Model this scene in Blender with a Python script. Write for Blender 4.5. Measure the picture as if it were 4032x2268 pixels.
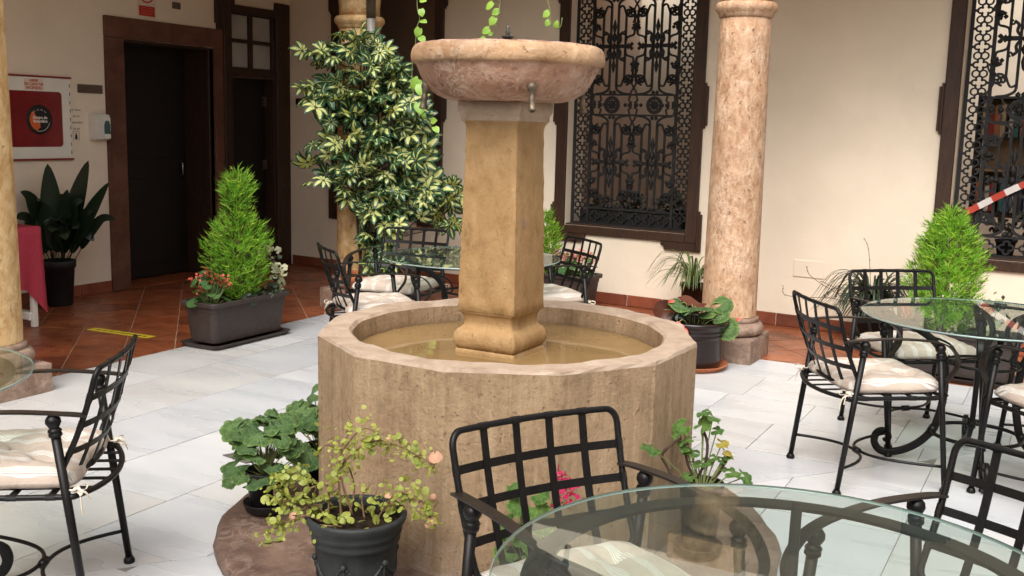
import bpy, math, random
from mathutils import Vector, Matrix
R = math.radians
PI = math.pi
rnd = random.Random(7)
SC = bpy.context.scene
for o in list(bpy.data.objects):
    bpy.data.objects.remove(o)
COL = SC.collection

# ------------------------------------------------------------------ camera
pitch, roll, yaw = R(8.907), R(1.485), R(28.536)
cp, sp, cy, sy = math.cos(pitch), math.sin(pitch), math.cos(yaw), math.sin(yaw)
fw = Vector((-sy * cp, cy * cp, -sp)); rt = Vector((cy, sy, 0)); up = rt.cross(fw)
r2 = math.cos(roll) * rt + math.sin(roll) * up
u2 = -math.sin(roll) * rt + math.cos(roll) * up
cam = bpy.data.cameras.new('camera')
camo = bpy.data.objects.new('camera', cam); COL.objects.link(camo)
cam.sensor_width = 36; cam.lens = 36 * 4100 / 4032
cam.clip_start = .05; cam.clip_end = 400
camo.matrix_world = Matrix(((r2.x, u2.x, -fw.x, 0), (r2.y, u2.y, -fw.y, 0), (r2.z, u2.z, -fw.z, 1.55), (0, 0, 0, 1)))
SC.camera = camo

# ------------------------------------------------------------------ sky, sun, exposure
SUN_EL, SUN_ROT = R(52), R(168)
W = bpy.data.worlds.new('World'); SC.world = W; W.use_nodes = True
wn = W.node_tree
for n in list(wn.nodes): wn.nodes.remove(n)
sk = wn.nodes.new('ShaderNodeTexSky'); sk.sky_type = 'NISHITA'; sk.sun_disc = False
sk.sun_elevation = SUN_EL; sk.sun_rotation = SUN_ROT
sk.air_density = .7; sk.dust_density = 4.5; sk.ozone_density = .6
hs = wn.nodes.new('ShaderNodeHueSaturation'); hs.inputs['Saturation'].default_value = .35
bg = wn.nodes.new('ShaderNodeBackground'); bg.inputs['Strength'].default_value = .15
wo = wn.nodes.new('ShaderNodeOutputWorld')
wn.links.new(sk.outputs[0], hs.inputs['Color']); wn.links.new(hs.outputs[0], bg.inputs[0]); wn.links.new(bg.outputs[0], wo.inputs[0])
sun = bpy.data.lights.new('sun', 'SUN'); sun.energy = 1.3; sun.angle = R(45); sun.color = (1, .965, .92)
suno = bpy.data.objects.new('sun', sun); COL.objects.link(suno)
# direction towards the sun (same angles as the sky)
sd = Vector((math.sin(SUN_ROT) * math.cos(SUN_EL), math.cos(SUN_ROT) * math.cos(SUN_EL), math.sin(SUN_EL)))
suno.rotation_euler = sd.to_track_quat('Z', 'Y').to_euler()
SC.view_settings.view_transform = 'Standard'; SC.view_settings.look = 'None'
SC.view_settings.exposure = 1.0; SC.view_settings.gamma = 1
SC.render.engine = 'CYCLES'
SC.cycles.use_denoising = True
SC.cycles.max_bounces = 10; SC.cycles.diffuse_bounces = 6; SC.cycles.transparent_max_bounces = 16
SC.cycles.caustics_reflective = False; SC.cycles.caustics_refractive = False

# ------------------------------------------------------------------ material helpers
def newmat(name):
    m = bpy.data.materials.new(name); m.use_nodes = True
    nt = m.node_tree; b = nt.nodes['Principled BSDF']
    return m, nt, b
def N(nt, t, **kw):
    n = nt.nodes.new(t)
    for k, v in kw.items():
        if k in n.inputs.keys() if hasattr(n.inputs, 'keys') else False: n.inputs[k].default_value = v
        else: setattr(n, k, v)
    return n
def coords(nt, scale=(1, 1, 1), kind='Object', rot=(0, 0, 0)):
    tc = nt.nodes.new('ShaderNodeTexCoord'); mp = nt.nodes.new('ShaderNodeMapping')
    mp.inputs['Scale'].default_value = scale; mp.inputs['Rotation'].default_value = rot
    nt.links.new(tc.outputs[kind], mp.inputs[0]); return mp.outputs[0]
def wcoords(nt, scale=(1, 1, 1)):
    g = nt.nodes.new('ShaderNodeNewGeometry'); mp = nt.nodes.new('ShaderNodeMapping')
    mp.inputs['Scale'].default_value = scale
    nt.links.new(g.outputs['Position'], mp.inputs[0]); return mp.outputs[0]
def noise(nt, vec, scale=5, detail=4, rough=.55, dist=0):
    n = nt.nodes.new('ShaderNodeTexNoise'); n.inputs['Scale'].default_value = scale
    n.inputs['Detail'].default_value = detail; n.inputs['Roughness'].default_value = rough
    n.inputs['Distortion'].default_value = dist
    nt.links.new(vec, n.inputs['Vector']); return n.outputs['Fac']
def ramp(nt, fac, stops):
    r = nt.nodes.new('ShaderNodeValToRGB'); e = r.color_ramp.elements
    while len(e) < len(stops): e.new(.5)
    for i, (p, c) in enumerate(stops):
        e[i].position = p; e[i].color = (*c, 1) if len(c) == 3 else c
    nt.links.new(fac, r.inputs[0]); return r.outputs[0]
def mix(nt, fac, a, b, mode='MIX'):
    m = nt.nodes.new('ShaderNodeMix'); m.data_type = 'RGBA'; m.blend_type = mode
    for sock, v in ((m.inputs[0], fac), (m.inputs[6], a), (m.inputs[7], b)):
        if hasattr(v, 'is_linked'): nt.links.new(v, sock)
        elif isinstance(v, (int, float)): sock.default_value = v
        else: sock.default_value = (*v, 1)
    return m.outputs[2]
def math_(nt, op, a, b=None):
    m = nt.nodes.new('ShaderNodeMath'); m.operation = op
    for i, v in enumerate((a, b)):
        if v is None: continue
        if hasattr(v, 'is_linked'): nt.links.new(v, m.inputs[i])
        else: m.inputs[i].default_value = v
    return m.outputs[0]
def bump(nt, b, h, strength=.3, dist=.01):
    n = nt.nodes.new('ShaderNodeBump'); n.inputs['Strength'].default_value = strength; n.inputs['Distance'].default_value = dist
    nt.links.new(h, n.inputs['Height']); nt.links.new(n.outputs[0], b.inputs['Normal'])
def orand(nt):
    return nt.nodes.new('ShaderNodeObjectInfo').outputs['Random']
def setp(b, **kw):
    for k, v in kw.items():
        b.inputs[k.replace('_', ' ')].default_value = v

M = {}
def simple(name, col, rough=.5, metal=0, spec=.5, var=.25, scale=18, bstr=.12):
    m, nt, b = newmat(name)
    v = coords(nt); f = noise(nt, v, scale, 5)
    c2 = tuple(x * (1 - var) for x in col); c1 = tuple(min(1, x * (1 + var * .6)) for x in col)
    c = ramp(nt, f, [(.3, c2), (.7, c1)])
    nt.links.new(c, b.inputs['Base Color'])
    setp(b, Roughness=rough, Metallic=metal, Specular_IOR_Level=spec)
    if bstr: bump(nt, b, noise(nt, v, scale * 4, 3), bstr, .004)
    M[name] = m; return m

def plaster(name, col, dirt=.12):
    m, nt, b = newmat(name)
    v = wcoords(nt)
    f = noise(nt, v, 1.3, 6, .6); g = noise(nt, v, 55, 3)
    c = ramp(nt, f, [(.25, tuple(x * (1 - dirt) for x in col)), (.65, col)])
    # scuffs
    s = ramp(nt, noise(nt, v, 9, 6, .7), [(.66, (0, 0, 0)), (.74, (1, 1, 1))])
    c = mix(nt, math_(nt, 'MULTIPLY', s, .16), c, tuple(x * .72 for x in col))
    pt_ = ramp(nt, noise(nt, v, 2.6, 4, .55, .5), [(.52, (0, 0, 0)), (.6, (1, 1, 1))])
    c = mix(nt, math_(nt, 'MULTIPLY', pt_, .10), c, tuple(min(1, x * 1.12 + .03) for x in col))
    sz = nt.nodes.new('ShaderNodeSeparateXYZ'); nt.links.new(v, sz.inputs[0])
    lo = ramp(nt, sz.outputs[2], [(.1, (1, 1, 1)), (.62, (0, 0, 0))])
    sc_ = ramp(nt, noise(nt, wcoords(nt, (1, 1, 2.2)), 11, 6, .72, .6), [(.56, (0, 0, 0)), (.68, (1, 1, 1))])
    c = mix(nt, math_(nt, 'MULTIPLY', math_(nt, 'MULTIPLY', lo, sc_), .3), c, tuple(x * .6 for x in col))
    nt.links.new(c, b.inputs['Base Color']); setp(b, Roughness=.85, Specular_IOR_Level=.2)
    h = math_(nt, 'ADD', math_(nt, 'MULTIPLY', noise(nt, v, 7, 4), .8), math_(nt, 'MULTIPLY', g, .25))
    bump(nt, b, h, .22, .012)
    M[name] = m
plaster('plaster', (.82, .71, .56))
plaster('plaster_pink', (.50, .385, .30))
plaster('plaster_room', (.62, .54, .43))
plaster('ceiling_paint', (.80, .76, .68))
plaster('plaster_white', (.78, .75, .68))

def marble():
    m, nt, b = newmat('white_marble')
    r = orand(nt)
    tc = nt.nodes.new('ShaderNodeNewGeometry')
    cmb = nt.nodes.new('ShaderNodeCombineXYZ'); nt.links.new(math_(nt, 'MULTIPLY', r, 40), cmb.inputs[0]); nt.links.new(math_(nt, 'MULTIPLY', r, 23), cmb.inputs[1])
    va = nt.nodes.new('ShaderNodeVectorMath'); va.operation = 'ADD'
    nt.links.new(tc.outputs['Position'], va.inputs[0]); nt.links.new(cmb.outputs[0], va.inputs[1])
    mp = nt.nodes.new('ShaderNodeMapping'); nt.links.new(va.outputs[0], mp.inputs[0])
    mp.inputs['Scale'].default_value = (.8, 2.6, 1); mp.inputs['Rotation'].default_value = (0, 0, .7)
    v = mp.outputs[0]
    f = noise(nt, v, 1.5, 3, .5, .25); f2 = noise(nt, v, 5.0, 4, .55, .3)
    c = ramp(nt, math_(nt, 'ADD', math_(nt, 'MULTIPLY', f, .7), math_(nt, 'MULTIPLY', f2, .3)), [(.28, (.43, .442, .46)), (.5, (.515, .524, .535)), (.7, (.56, .564, .566))])
    vein = ramp(nt, noise(nt, v, 2.2, 5, .6, .4), [(.40, (0, 0, 0)), (.5, (1, 1, 1)), (.60, (0, 0, 0))])
    c = mix(nt, math_(nt, 'MULTIPLY', math_(nt, 'MULTIPLY', vein, f2), .22), c, (.40, .40, .42))
    tint = ramp(nt, r, [(0, (.76, .78, .81)), (.22, (.93, .94, .955)), (.7, (1, .995, .98)), (1, (.90, .88, .845))])
    c = mix(nt, 1, c, tint, 'MULTIPLY')
    # worn beige grime
    gr = ramp(nt, noise(nt, tc.outputs['Position'], .9, 5, .6), [(.45, (0, 0, 0)), (.95, (1, 1, 1))])
    c = mix(nt, math_(nt, 'MULTIPLY', gr, .4), c, (.58, .52, .43))
    sp_ = ramp(nt, noise(nt, tc.outputs['Position'], 38, 3, .5), [(.70, (0, 0, 0)), (.74, (1, 1, 1))])
    c = mix(nt, math_(nt, 'MULTIPLY', sp_, .25), c, (.35, .33, .30))
    nt.links.new(c, b.inputs['Base Color'])
    rr = ramp(nt, f, [(.3, (.22,) * 3), (.7, (.38,) * 3)]); nt.links.new(rr, b.inputs['Roughness'])
    setp(b, Specular_IOR_Level=.45)
    bump(nt, b, noise(nt, tc.outputs['Position'], 3, 3), .05, .02)
    M['white_marble'] = m
marble()

def terracotta(name, a, b_, c_, rough):
    m, nt, b = newmat(name)
    r = orand(nt); g = nt.nodes.new('ShaderNodeNewGeometry').outputs['Position']
    f = noise(nt, g, 6, 6, .65, .6)
    c = ramp(nt, f, [(.28, a), (.5, b_), (.75, c_)])
    t = ramp(nt, r, [(0, (.72, .7, .7)), (.5, (1, 1, 1)), (1, (1.15, 1.08, 1.0))])
    c = mix(nt, 1, c, t, 'MULTIPLY')
    nt.links.new(c, b.inputs['Base Color'])
    rg = ramp(nt, noise(nt, g, 9, 4), [(.3, (rough * .75,) * 3), (.7, (rough * 1.4,) * 3)]); nt.links.new(rg, b.inputs['Roughness'])
    bump(nt, b, noise(nt, g, 14, 4), .25, .006)
    M[name] = m
terracotta('terracotta_floor', (.12, .034, .014), (.235, .068, .026), (.34, .118, .05), .34)
terracotta('terracotta_skirting', (.13, .034, .016), (.22, .058, .026), (.27, .08, .038), .5)
terracotta('terracotta_pot', (.3, .085, .03), (.42, .13, .05), (.5, .18, .08), .75)

def stone(name, cols, scale=6, stretch=(1, 1, 1), pits=.6, pitcol=(.08, .05, .03), veins=0, veincol=(.7, .62, .5), rough=.75, bstr=.35, big=0, pitscale=45):
    m, nt, b = newmat(name)
    v = wcoords(nt, stretch); w = wcoords(nt)
    f = noise(nt, v, scale, 8, .65, .4)
    n = len(cols)
    c = ramp(nt, f, [(.28 + .46 * i / (n - 1), cols[i]) for i in range(n)])
    if big:
        bf = ramp(nt, noise(nt, w, 2.2, 5, .6, .8), [(.38, (.62, .58, .56)), (.62, (1.08, 1.04, 1))])
        c = mix(nt, big, c, mix(nt, 1, c, bf, 'MULTIPLY'))
    if veins:
        vf = noise(nt, w, 9, 7, .62, 1.6)
        vm = ramp(nt, vf, [(.46, (0, 0, 0)), (.5, (1, 1, 1)), (.54, (0, 0, 0))])
        vp = ramp(nt, noise(nt, w, 3.2, 3), [(.42, (0, 0, 0)), (.62, (1, 1, 1))])
        c = mix(nt, math_(nt, 'MULTIPLY', math_(nt, 'MULTIPLY', vm, vp), veins), c, veincol)
    pf = noise(nt, v, pitscale, 4, .6)
    pm = ramp(nt, pf, [(.26, (1, 1, 1)), (.37, (0, 0, 0))])
    c = mix(nt, math_(nt, 'MULTIPLY', pm, pits), c, pitcol)
    nt.links.new(c, b.inputs['Base Color']); setp(b, Roughness=rough, Specular_IOR_Level=.3)
    h = math_(nt, 'SUBTRACT', math_(nt, 'ADD', f, math_(nt, 'MULTIPLY', noise(nt, w, 60, 4), .4)), math_(nt, 'MULTIPLY', pm, .8))
    bump(nt, b, h, bstr, .012)
    M[name] = m
def travertine():
    m, nt, b = newmat('travertine')
    w = wcoords(nt); st = wcoords(nt, (1, 1, .07))
    c1 = noise(nt, w, 3.2, 6, .65, .6); c2 = noise(nt, st, 30, 6, .7, .3); c3 = noise(nt, wcoords(nt, (1, 1, .2)), 9, 5, .6, .5)
    f = math_(nt, 'ADD', math_(nt, 'ADD', math_(nt, 'MULTIPLY', c1, .33), math_(nt, 'MULTIPLY', c2, .29)), math_(nt, 'ADD', math_(nt, 'MULTIPLY', c3, .12), math_(nt, 'MULTIPLY', noise(nt, w, 36, 6, .75), .26)))
    c = ramp(nt, f, [(.36, (.135, .088, .05)), (.46, (.225, .152, .088)), (.54, (.295, .205, .122)), (.66, (.39, .287, .185))])
    pf = noise(nt, wcoords(nt, (1, 1, .6)), 62, 4, .65); pm = ramp(nt, pf, [(.3, (1, 1, 1)), (.39, (0, 0, 0))])
    c = mix(nt, math_(nt, 'MULTIPLY', pm, .5), c, (.10, .06, .033))
    # lime and damp near the foot of the basin
    sx = nt.nodes.new('ShaderNodeSeparateXYZ'); nt.links.new(w, sx.inputs[0])
    low = ramp(nt, math_(nt, 'ADD', sx.outputs[2], math_(nt, 'MULTIPLY', c1, .22)), [(.16, (1, 1, 1)), (.36, (0, 0, 0))])
    wet = ramp(nt, math_(nt, 'ADD', sx.outputs[2], math_(nt, 'MULTIPLY', c1, .02)), [(.692, (1, 1, 1)), (.708, (.25, .25, .25)), (.73, (0, 0, 0))])
    gx = nt.nodes.new('ShaderNodeVectorMath'); gx.operation = 'DISTANCE'; nt.links.new(w, gx.inputs[0]); gx.inputs[1].default_value = (-1.908, 3.487, .68)
    c = mix(nt, math_(nt, 'MULTIPLY', math_(nt, 'MULTIPLY', wet, math_(nt, 'LESS_THAN', gx.outputs['Value'], .64)), .6), c, (.10, .062, .03))
    wh = ramp(nt, noise(nt, w, 7, 5, .65, 1.0), [(.5, (0, 0, 0)), (.66, (1, 1, 1))])
    c = mix(nt, math_(nt, 'MULTIPLY', math_(nt, 'MULTIPLY', low, wh), .4), mix(nt, math_(nt, 'MULTIPLY', low, .45), c, (.15, .095, .06)), (.36, .31, .27))
    nt.links.new(c, b.inputs['Base Color']); setp(b, Roughness=.8, Specular_IOR_Level=.25)
    h = math_(nt, 'SUBTRACT', math_(nt, 'ADD', math_(nt, 'MULTIPLY', c2, .9), math_(nt, 'ADD', math_(nt, 'MULTIPLY', noise(nt, w, 80, 4, .7), .7), math_(nt, 'MULTIPLY', noise(nt, wcoords(nt, (.4, .4, 1)), 60, 3), .35))), math_(nt, 'MULTIPLY', pm, .9))
    bump(nt, b, h, .55, .01)
    M['travertine'] = m
travertine()
stone('travertine_rim', [(.25, .175, .12), (.35, .265, .195), (.43, .345, .27)], 9, (1, 1, 1), .4, (.2, .12, .07))
stone('pillar_stone', [(.20, .118, .047), (.285, .173, .072), (.33, .208, .093), (.385, .26, .135)], 16, (1, 1, .6), .55, (.17, .10, .045), bstr=.5, big=.3, pitscale=80)
stone('bowl_stone', [(.215, .098, .062), (.345, .20, .135), (.43, .285, .205), (.54, .41, .32)], 11, (1, 1, .8), .6, (.17, .06, .035), .35, (.72, .62, .52), bstr=.8, big=.85, pitscale=34)
stone('bowl_rim_stone', [(.27, .14, .065), (.40, .245, .13), (.48, .32, .19), (.56, .43, .31)], 9, (1, 1, 1), .5, (.2, .10, .045), .2, (.7, .62, .5), bstr=.8, big=.9, pitscale=34)
stone('column_marble', [(.24, .12, .06), (.40, .24, .14), (.50, .33, .21), (.62, .46, .33)], 24, (1, 1, .5), .75, (.15, .065, .03), .4, (.70, .60, .48), rough=.6, bstr=.85, big=.3, pitscale=44)
stone('column_ochre', [(.28, .155, .06), (.42, .25, .10), (.54, .37, .18), (.62, .47, .28)], 14, (1, 1, .6), .6, (.2, .1, .04), .3, (.7, .6, .42), bstr=.7, pitscale=30)
stone('base_stone', [(.13, .085, .06), (.25, .165, .12), (.36, .26, .20)], 10, (1, 1, 1), .5, (.1, .06, .04), .3, (.5, .42, .36), bstr=.5)
stone('plinth_stone', [(.075, .046, .034), (.135, .088, .066), (.21, .15, .12)], 8, (1, 1, 1), .5, (.07, .04, .03), .4, (.36, .28, .24), rough=.55, bstr=.4, big=.8)
stone('door_stone', [(.085, .036, .022), (.135, .058, .036), (.19, .088, .058)], 5, (1, 1, 1), .35, (.05, .02, .015), bstr=.2, big=.4)

def wood(name, col):
    m, nt, b = newmat(name)
    v = coords(nt, (7, 7, 1.2)); f = noise(nt, v, 6, 7, .6, .8)
    c = ramp(nt, f, [(.3, tuple(x * .55 for x in col)), (.7, tuple(x * 1.25 for x in col))])
    nt.links.new(c, b.inputs['Base Color']); setp(b, Roughness=.5, Specular_IOR_Level=.35)
    bump(nt, b, f, .15, .004); M[name] = m
wood('dark_wood', (.046, .022, .0125))
wood('black_wood', (.012, .0085, .007))
simple('black_iron', (.0055, .0048, .0045), .40, .0, .22, .35, 30, .15)
simple('brown_iron', (.016, .0115, .009), .38, .0, .32, .3, 30, .12)
simple('grille_iron', (.013, .0125, .012), .6, 0, .35, .3, 30, .2)
simple('planter_plastic', (.040, .029, .0255), .5, 0, .4, .2, 25, .12)
simple('grey_pot', (.021, .0215, .0225), .55, 0, .4, .3, 20, .12)
simple('black_pot', (.009, .0085, .0085), .5, 0, .4, .3, 20, .1)
simple('brown_glaze', (.013, .007, .006), .25, 0, .4, .3, 9, .1)
simple('garland_pot', (.017, .020, .0195), .6, 0, .35, .8, 7, .45)
simple('soil', (.022, .014, .009), .95, 0, .1, .6, 60, .9)
simple('grout', (.40, .24, .16), .9, 0, .2, .3, 20, .2)
simple('marble_joint', (.24, .225, .20), .9, 0, .2, .4, 14, .2)
simple('red_cloth', (.44, .05, .08), .85, 0, .2, .12, 60, .1)
simple('white_metal', (.76, .74, .66), .4, 0, .4, .06, 6, .05)
simple('red_paint', (.24, .025, .02), .5, 0, .4, .2, 8, .05)
simple('red_panel', (.20, .014, .018), .22, 0, .5, .25, 5, .05)
simple('black_plastic', (.01, .01, .011), .4, 0, .4, .2, 10, 0)
simple('orange_print', (.62, .13, .035), .5, 0, .3, .1, 10, 0)
simple('white_print', (.72, .7, .66), .6, 0, .3, .05, 10, 0)
simple('red_print', (.5, .045, .03), .6, 0, .3, .1, 10, 0)
simple('white_plastic', (.70, .68, .61), .38, 0, .4, .06, 10, .03)
simple('teal_plastic', (.018, .085, .095), .3, 0, .5, .2, 10, 0)
simple('yellow_tape', (.72, .58, .035), .45, 0, .4, .1, 14, .05)
simple('brass', (.16, .125, .085), .5, .6, .5, .5, 30, .3)
simple('steel', (.5, .5, .5), .3, .9, .5, .1, 30, 0)
simple('pipe_grey', (.28, .27, .24), .5, .3, .4, .3, 12, .15)
simple('pipe_brown', (.11, .085, .06), .5, .3, .4, .3, 12, .15)
simple('bronze_plate', (.12, .082, .06), .45, .2, .4, .2, 12, .05)
simple('cord_fabric', (.66, .58, .47), .9, 0, .1, .1, 60, .1)
simple('lamp_grey', (.12, .11, .10), .5, .2, .4, .2, 10, .05)
simple('paper', (.70, .60, .48), .8, 0, .2, .04, 10, 0)
simple('shelf_wood', (.42, .27, .15), .55, 0, .3, .25, 8, .05)
for i_, c_ in enumerate([(.30, .045, .035), (.05, .16, .17), (.45, .36, .25), (.09, .13, .24), (.42, .16, .08), (.05, .045, .045), (.6, .56, .5), (.30, .22, .24)]):
    simple('book_cover_%d' % i_, c_, .6, 0, .3, .1, 10, 0)

# foliage
def leafmat(name, col, col2=None, rough=.45, trans=.28, vein=0, spec=.4, edge=0):
    m, nt, b = newmat(name)
    r = orand(nt); v = coords(nt)
    col2 = col2 or tuple(x * .6 for x in col)
    f = noise(nt, v, 25, 3)
    c = mix(nt, math_(nt, 'ADD', math_(nt, 'MULTIPLY', r, .65), math_(nt, 'MULTIPLY', f, .4)), col2, col)
    if vein:
        sx = nt.nodes.new('ShaderNodeSeparateXYZ'); nt.links.new(v, sx.inputs[0])
        an = math_(nt, 'ARCTAN2', sx.outputs[1], sx.outputs[0])
        rad = math_(nt, 'POWER', math_(nt, 'ADD', math_(nt, 'MULTIPLY', sx.outputs[0], sx.outputs[0]), math_(nt, 'MULTIPLY', sx.outputs[1], sx.outputs[1])), .5)
        vv = math_(nt, 'ABSOLUTE', math_(nt, 'SINE', math_(nt, 'ADD', math_(nt, 'MULTIPLY', an, 3.6), math_(nt, 'MULTIPLY', rad, .5))))
        vm = ramp(nt, vv, [(.0, (1, 1, 1)), (.22, (0, 0, 0))])
        c = mix(nt, math_(nt, 'MULTIPLY', vm, vein), c, tuple(min(1, x * 1.9 + .02) for x in col))
        zz = ramp(nt, math_(nt, 'ADD', rad, math_(nt, 'MULTIPLY', noise(nt, v, 3, 3), .25)), [(.62, (1, 1, 1)), (.78, (.62, .66, .6)), (.92, (.8, .82, .75)), (1.08, (1.25, 1.15, .9))])
        c = mix(nt, edge, c, mix(nt, 1, c, zz, 'MULTIPLY'))
        hb = math_(nt, 'ADD', math_(nt, 'MULTIPLY', vm, -1.0), noise(nt, v, 7, 3)); bump(nt, b, hb, .5, .08)
    nt.links.new(c, b.inputs['Base Color']); setp(b, Roughness=rough, Specular_IOR_Level=spec)
    t = nt.nodes.new('ShaderNodeBsdfTranslucent')
    tc = mix(nt, 1, c, (1.3, 1.25, .6), 'MULTIPLY'); nt.links.new(tc, t.inputs[0])
    ms = nt.nodes.new('ShaderNodeMixShader'); ms.inputs[0].default_value = trans
    out = nt.nodes['Material Output']
    nt.links.new(b.outputs[0], ms.inputs[1]); nt.links.new(t.outputs[0], ms.inputs[2]); nt.links.new(ms.outputs[0], out.inputs[0])
    M[name] = m
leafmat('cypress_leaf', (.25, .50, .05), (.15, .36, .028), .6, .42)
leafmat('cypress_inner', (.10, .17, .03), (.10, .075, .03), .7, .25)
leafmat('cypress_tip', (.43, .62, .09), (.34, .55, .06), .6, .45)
leafmat('schefflera_green', (.035, .10, .045), (.016, .05, .026), .3, .12)
leafmat('schefflera_cream', (.72, .71, .30), (.45, .50, .14), .35, .3)
leafmat('geranium_leaf', (.115, .20, .06), (.035, .085, .03), .45, .18, .5, edge=.9)
leafmat('leggy_leaf', (.14, .25, .05), (.045, .12, .03), .5, .3, .5, edge=.8)
leafmat('yellow_leaf', (.48, .36, .06), (.33, .30, .05), .55, .3, .3, edge=.5)
leafmat('jenny_leaf', (.33, .35, .065), (.17, .215, .045), .5, .3)
leafmat('begonia_leaf', (.10, .22, .055), (.04, .12, .038), .35, .22, .3, edge=.6)
leafmat('rex_leaf', (.15, .24, .075), (.03, .10, .04), .22, .2, .5, edge=.9)
leafmat('rex_under', (.16, .05, .03), (.08, .03, .02), .4, .2)
leafmat('pothos_leaf', (.33, .52, .08), (.2, .38, .06), .35, .35)
leafmat('aspidistra_leaf', (.017, .034, .015), (.009, .017, .009), .32, .06)
leafmat('spider_leaf', (.19, .25, .085), (.06, .10, .035), .45, .3)
leafmat('dark_grass', (.032, .055, .024), (.010, .02, .010), .45, .15)
leafmat('ivy_white', (.66, .63, .45), (.32, .36, .2), .5, .25)
leafmat('ivy_dark', (.045, .07, .035), (.02, .03, .018), .5, .15)
leafmat('room_plant', (.035, .045, .022), (.03, .012, .014), .5, .1)
leafmat('coral_petal', (.75, .16, .11), (.6, .10, .07), .6, .25)
leafmat('pink_petal', (.72, .22, .22), (.62, .35, .3), .6, .3)
leafmat('magenta_petal', (.55, .02, .10), (.28, .01, .06), .6, .25)
simple('stem_brown', (.17, .10, .055), .8, 0, .2, .35, 40, .2)
simple('stem_dark', (.05, .032, .02), .8, 0, .2, .35, 40, .2)
simple('stem_green', (.16, .19, .06), .6, 0, .3, .3, 40, .1)
simple('dry_leaf', (.44, .25, .16), .8, 0, .2, .3, 30, .1)

def glassmat(name, tint, ior=1.5, extra=0.0, haze=.03):
    m = bpy.data.materials.new(name); m.use_nodes = True; nt = m.node_tree
    for n in list(nt.nodes): nt.nodes.remove(n)
    o = nt.nodes.new('ShaderNodeOutputMaterial'); t = nt.nodes.new('ShaderNodeBsdfTransparent'); t.inputs[0].default_value = (*tint, 1)
    g = nt.nodes.new('ShaderNodeBsdfGlossy'); g.inputs['Roughness'].default_value = .01; g.inputs[0].default_value = (.95, .98, .96, 1)
    fr = nt.nodes.new('ShaderNodeFresnel'); fr.inputs[0].default_value = ior
    ge = nt.nodes.new('ShaderNodeNewGeometry')
    fac = math_(nt, 'MINIMUM', math_(nt, 'ADD', math_(nt, 'MULTIPLY', fr.outputs[0], math_(nt, 'SUBTRACT', 1.0, ge.outputs['Backfacing'])), extra), 1.0)
    ms = nt.nodes.new('ShaderNodeMixShader'); nt.links.new(fac, ms.inputs[0])
    df = nt.nodes.new('ShaderNodeBsdfDiffuse'); df.inputs[0].default_value = (.60, .72, .68, 1)      # veil of reflected sky, painted as a pale diffuse film
    md = nt.nodes.new('ShaderNodeMixShader'); md.inputs[0].default_value = haze
    nt.links.new(t.outputs[0], md.inputs[1]); nt.links.new(df.outputs[0], md.inputs[2]); t = md
    nt.links.new(t.outputs[0], ms.inputs[1]); nt.links.new(g.outputs[0], ms.inputs[2]); nt.links.new(ms.outputs[0], o.inputs[0])
    M[name] = m
glassmat('table_glass', (.84, .90, .875), 1.6, .008, .016)
glassmat('window_glass', (.55, .55, .55), 1.5)
simple('glass_edge', (.22, .29, .265), .08, 0, .7, .1, 10, 0)
simple('frosted_pane', (.42, .41, .37), .25, 0, .5, .15, 6, .05)

def water():
    m, nt, b = newmat('murky_water')
    v = wcoords(nt); f = noise(nt, v, 2.5, 4)
    c = ramp(nt, f, [(.3, (.20, .125, .052)), (.7, (.25, .16, .068))])
    nt.links.new(c, b.inputs['Base Color']); setp(b, Roughness=.03, IOR=1.36, Specular_IOR_Level=.5)
    bump(nt, b, noise(nt, v, 7, 2), .03, .01)
    M['murky_water'] = m
water()

def cushion_fabric():
    m, nt, b = newmat('striped_fabric')
    tc = nt.nodes.new('ShaderNodeTexCoord'); sx = nt.nodes.new('ShaderNodeSeparateXYZ'); nt.links.new(tc.outputs['Object'], sx.inputs[0])
    ay = math_(nt, 'ABSOLUTE', sx.outputs[1])
    u = math_(nt, 'ADD', ay, math_(nt, 'MULTIPLY', math_(nt, 'MAXIMUM', math_(nt, 'SUBTRACT', .034, sx.outputs[2]), 0.0), 1.3))
    wob = math_(nt, 'MULTIPLY', noise(nt, tc.outputs['Object'], 7, 2), .004)
    u = math_(nt, 'ADD', u, wob)
    ph = math_(nt, 'FRACT', math_(nt, 'DIVIDE', math_(nt, 'ADD', u, 1.0), .078))
    be, wh, gr = (.455, .375, .31), (.62, .59, .54), (.32, .26, .22)
    r = nt.nodes.new('ShaderNodeValToRGB'); r.color_ramp.interpolation = 'CONSTANT'
    st = [(0, be), (.40, wh), (.44, be), (.475, wh), (.52, gr), (.54, wh), (.585, be), (.62, wh), (.66, gr), (.68, wh), (.72, be)]
    e = r.color_ramp.elements
    while len(e) < len(st): e.new(.5)
    for i, (p, c) in enumerate(st): e[i].position = p; e[i].color = (*c, 1)
    nt.links.new(ph, r.inputs[0])
    f = noise(nt, tc.outputs['Object'], 6, 3)
    c = mix(nt, .5, r.outputs[0], mix(nt, 1, r.outputs[0], ramp(nt, f, [(.3, (.86, .85, .84)), (.7, (1.06, 1.06, 1.06))]), 'MULTIPLY'))
    nt.links.new(c, b.inputs['Base Color']); setp(b, Roughness=.9, Specular_IOR_Level=.15)
    h = math_(nt, 'ADD', noise(nt, tc.outputs['Object'], 300, 2), math_(nt, 'MULTIPLY', noise(nt, tc.outputs['Object'], 14, 4, .6, 1.5), 3.0))
    bump(nt, b, h, .35, .006)
    M['striped_fabric'] = m
cushion_fabric()

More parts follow.
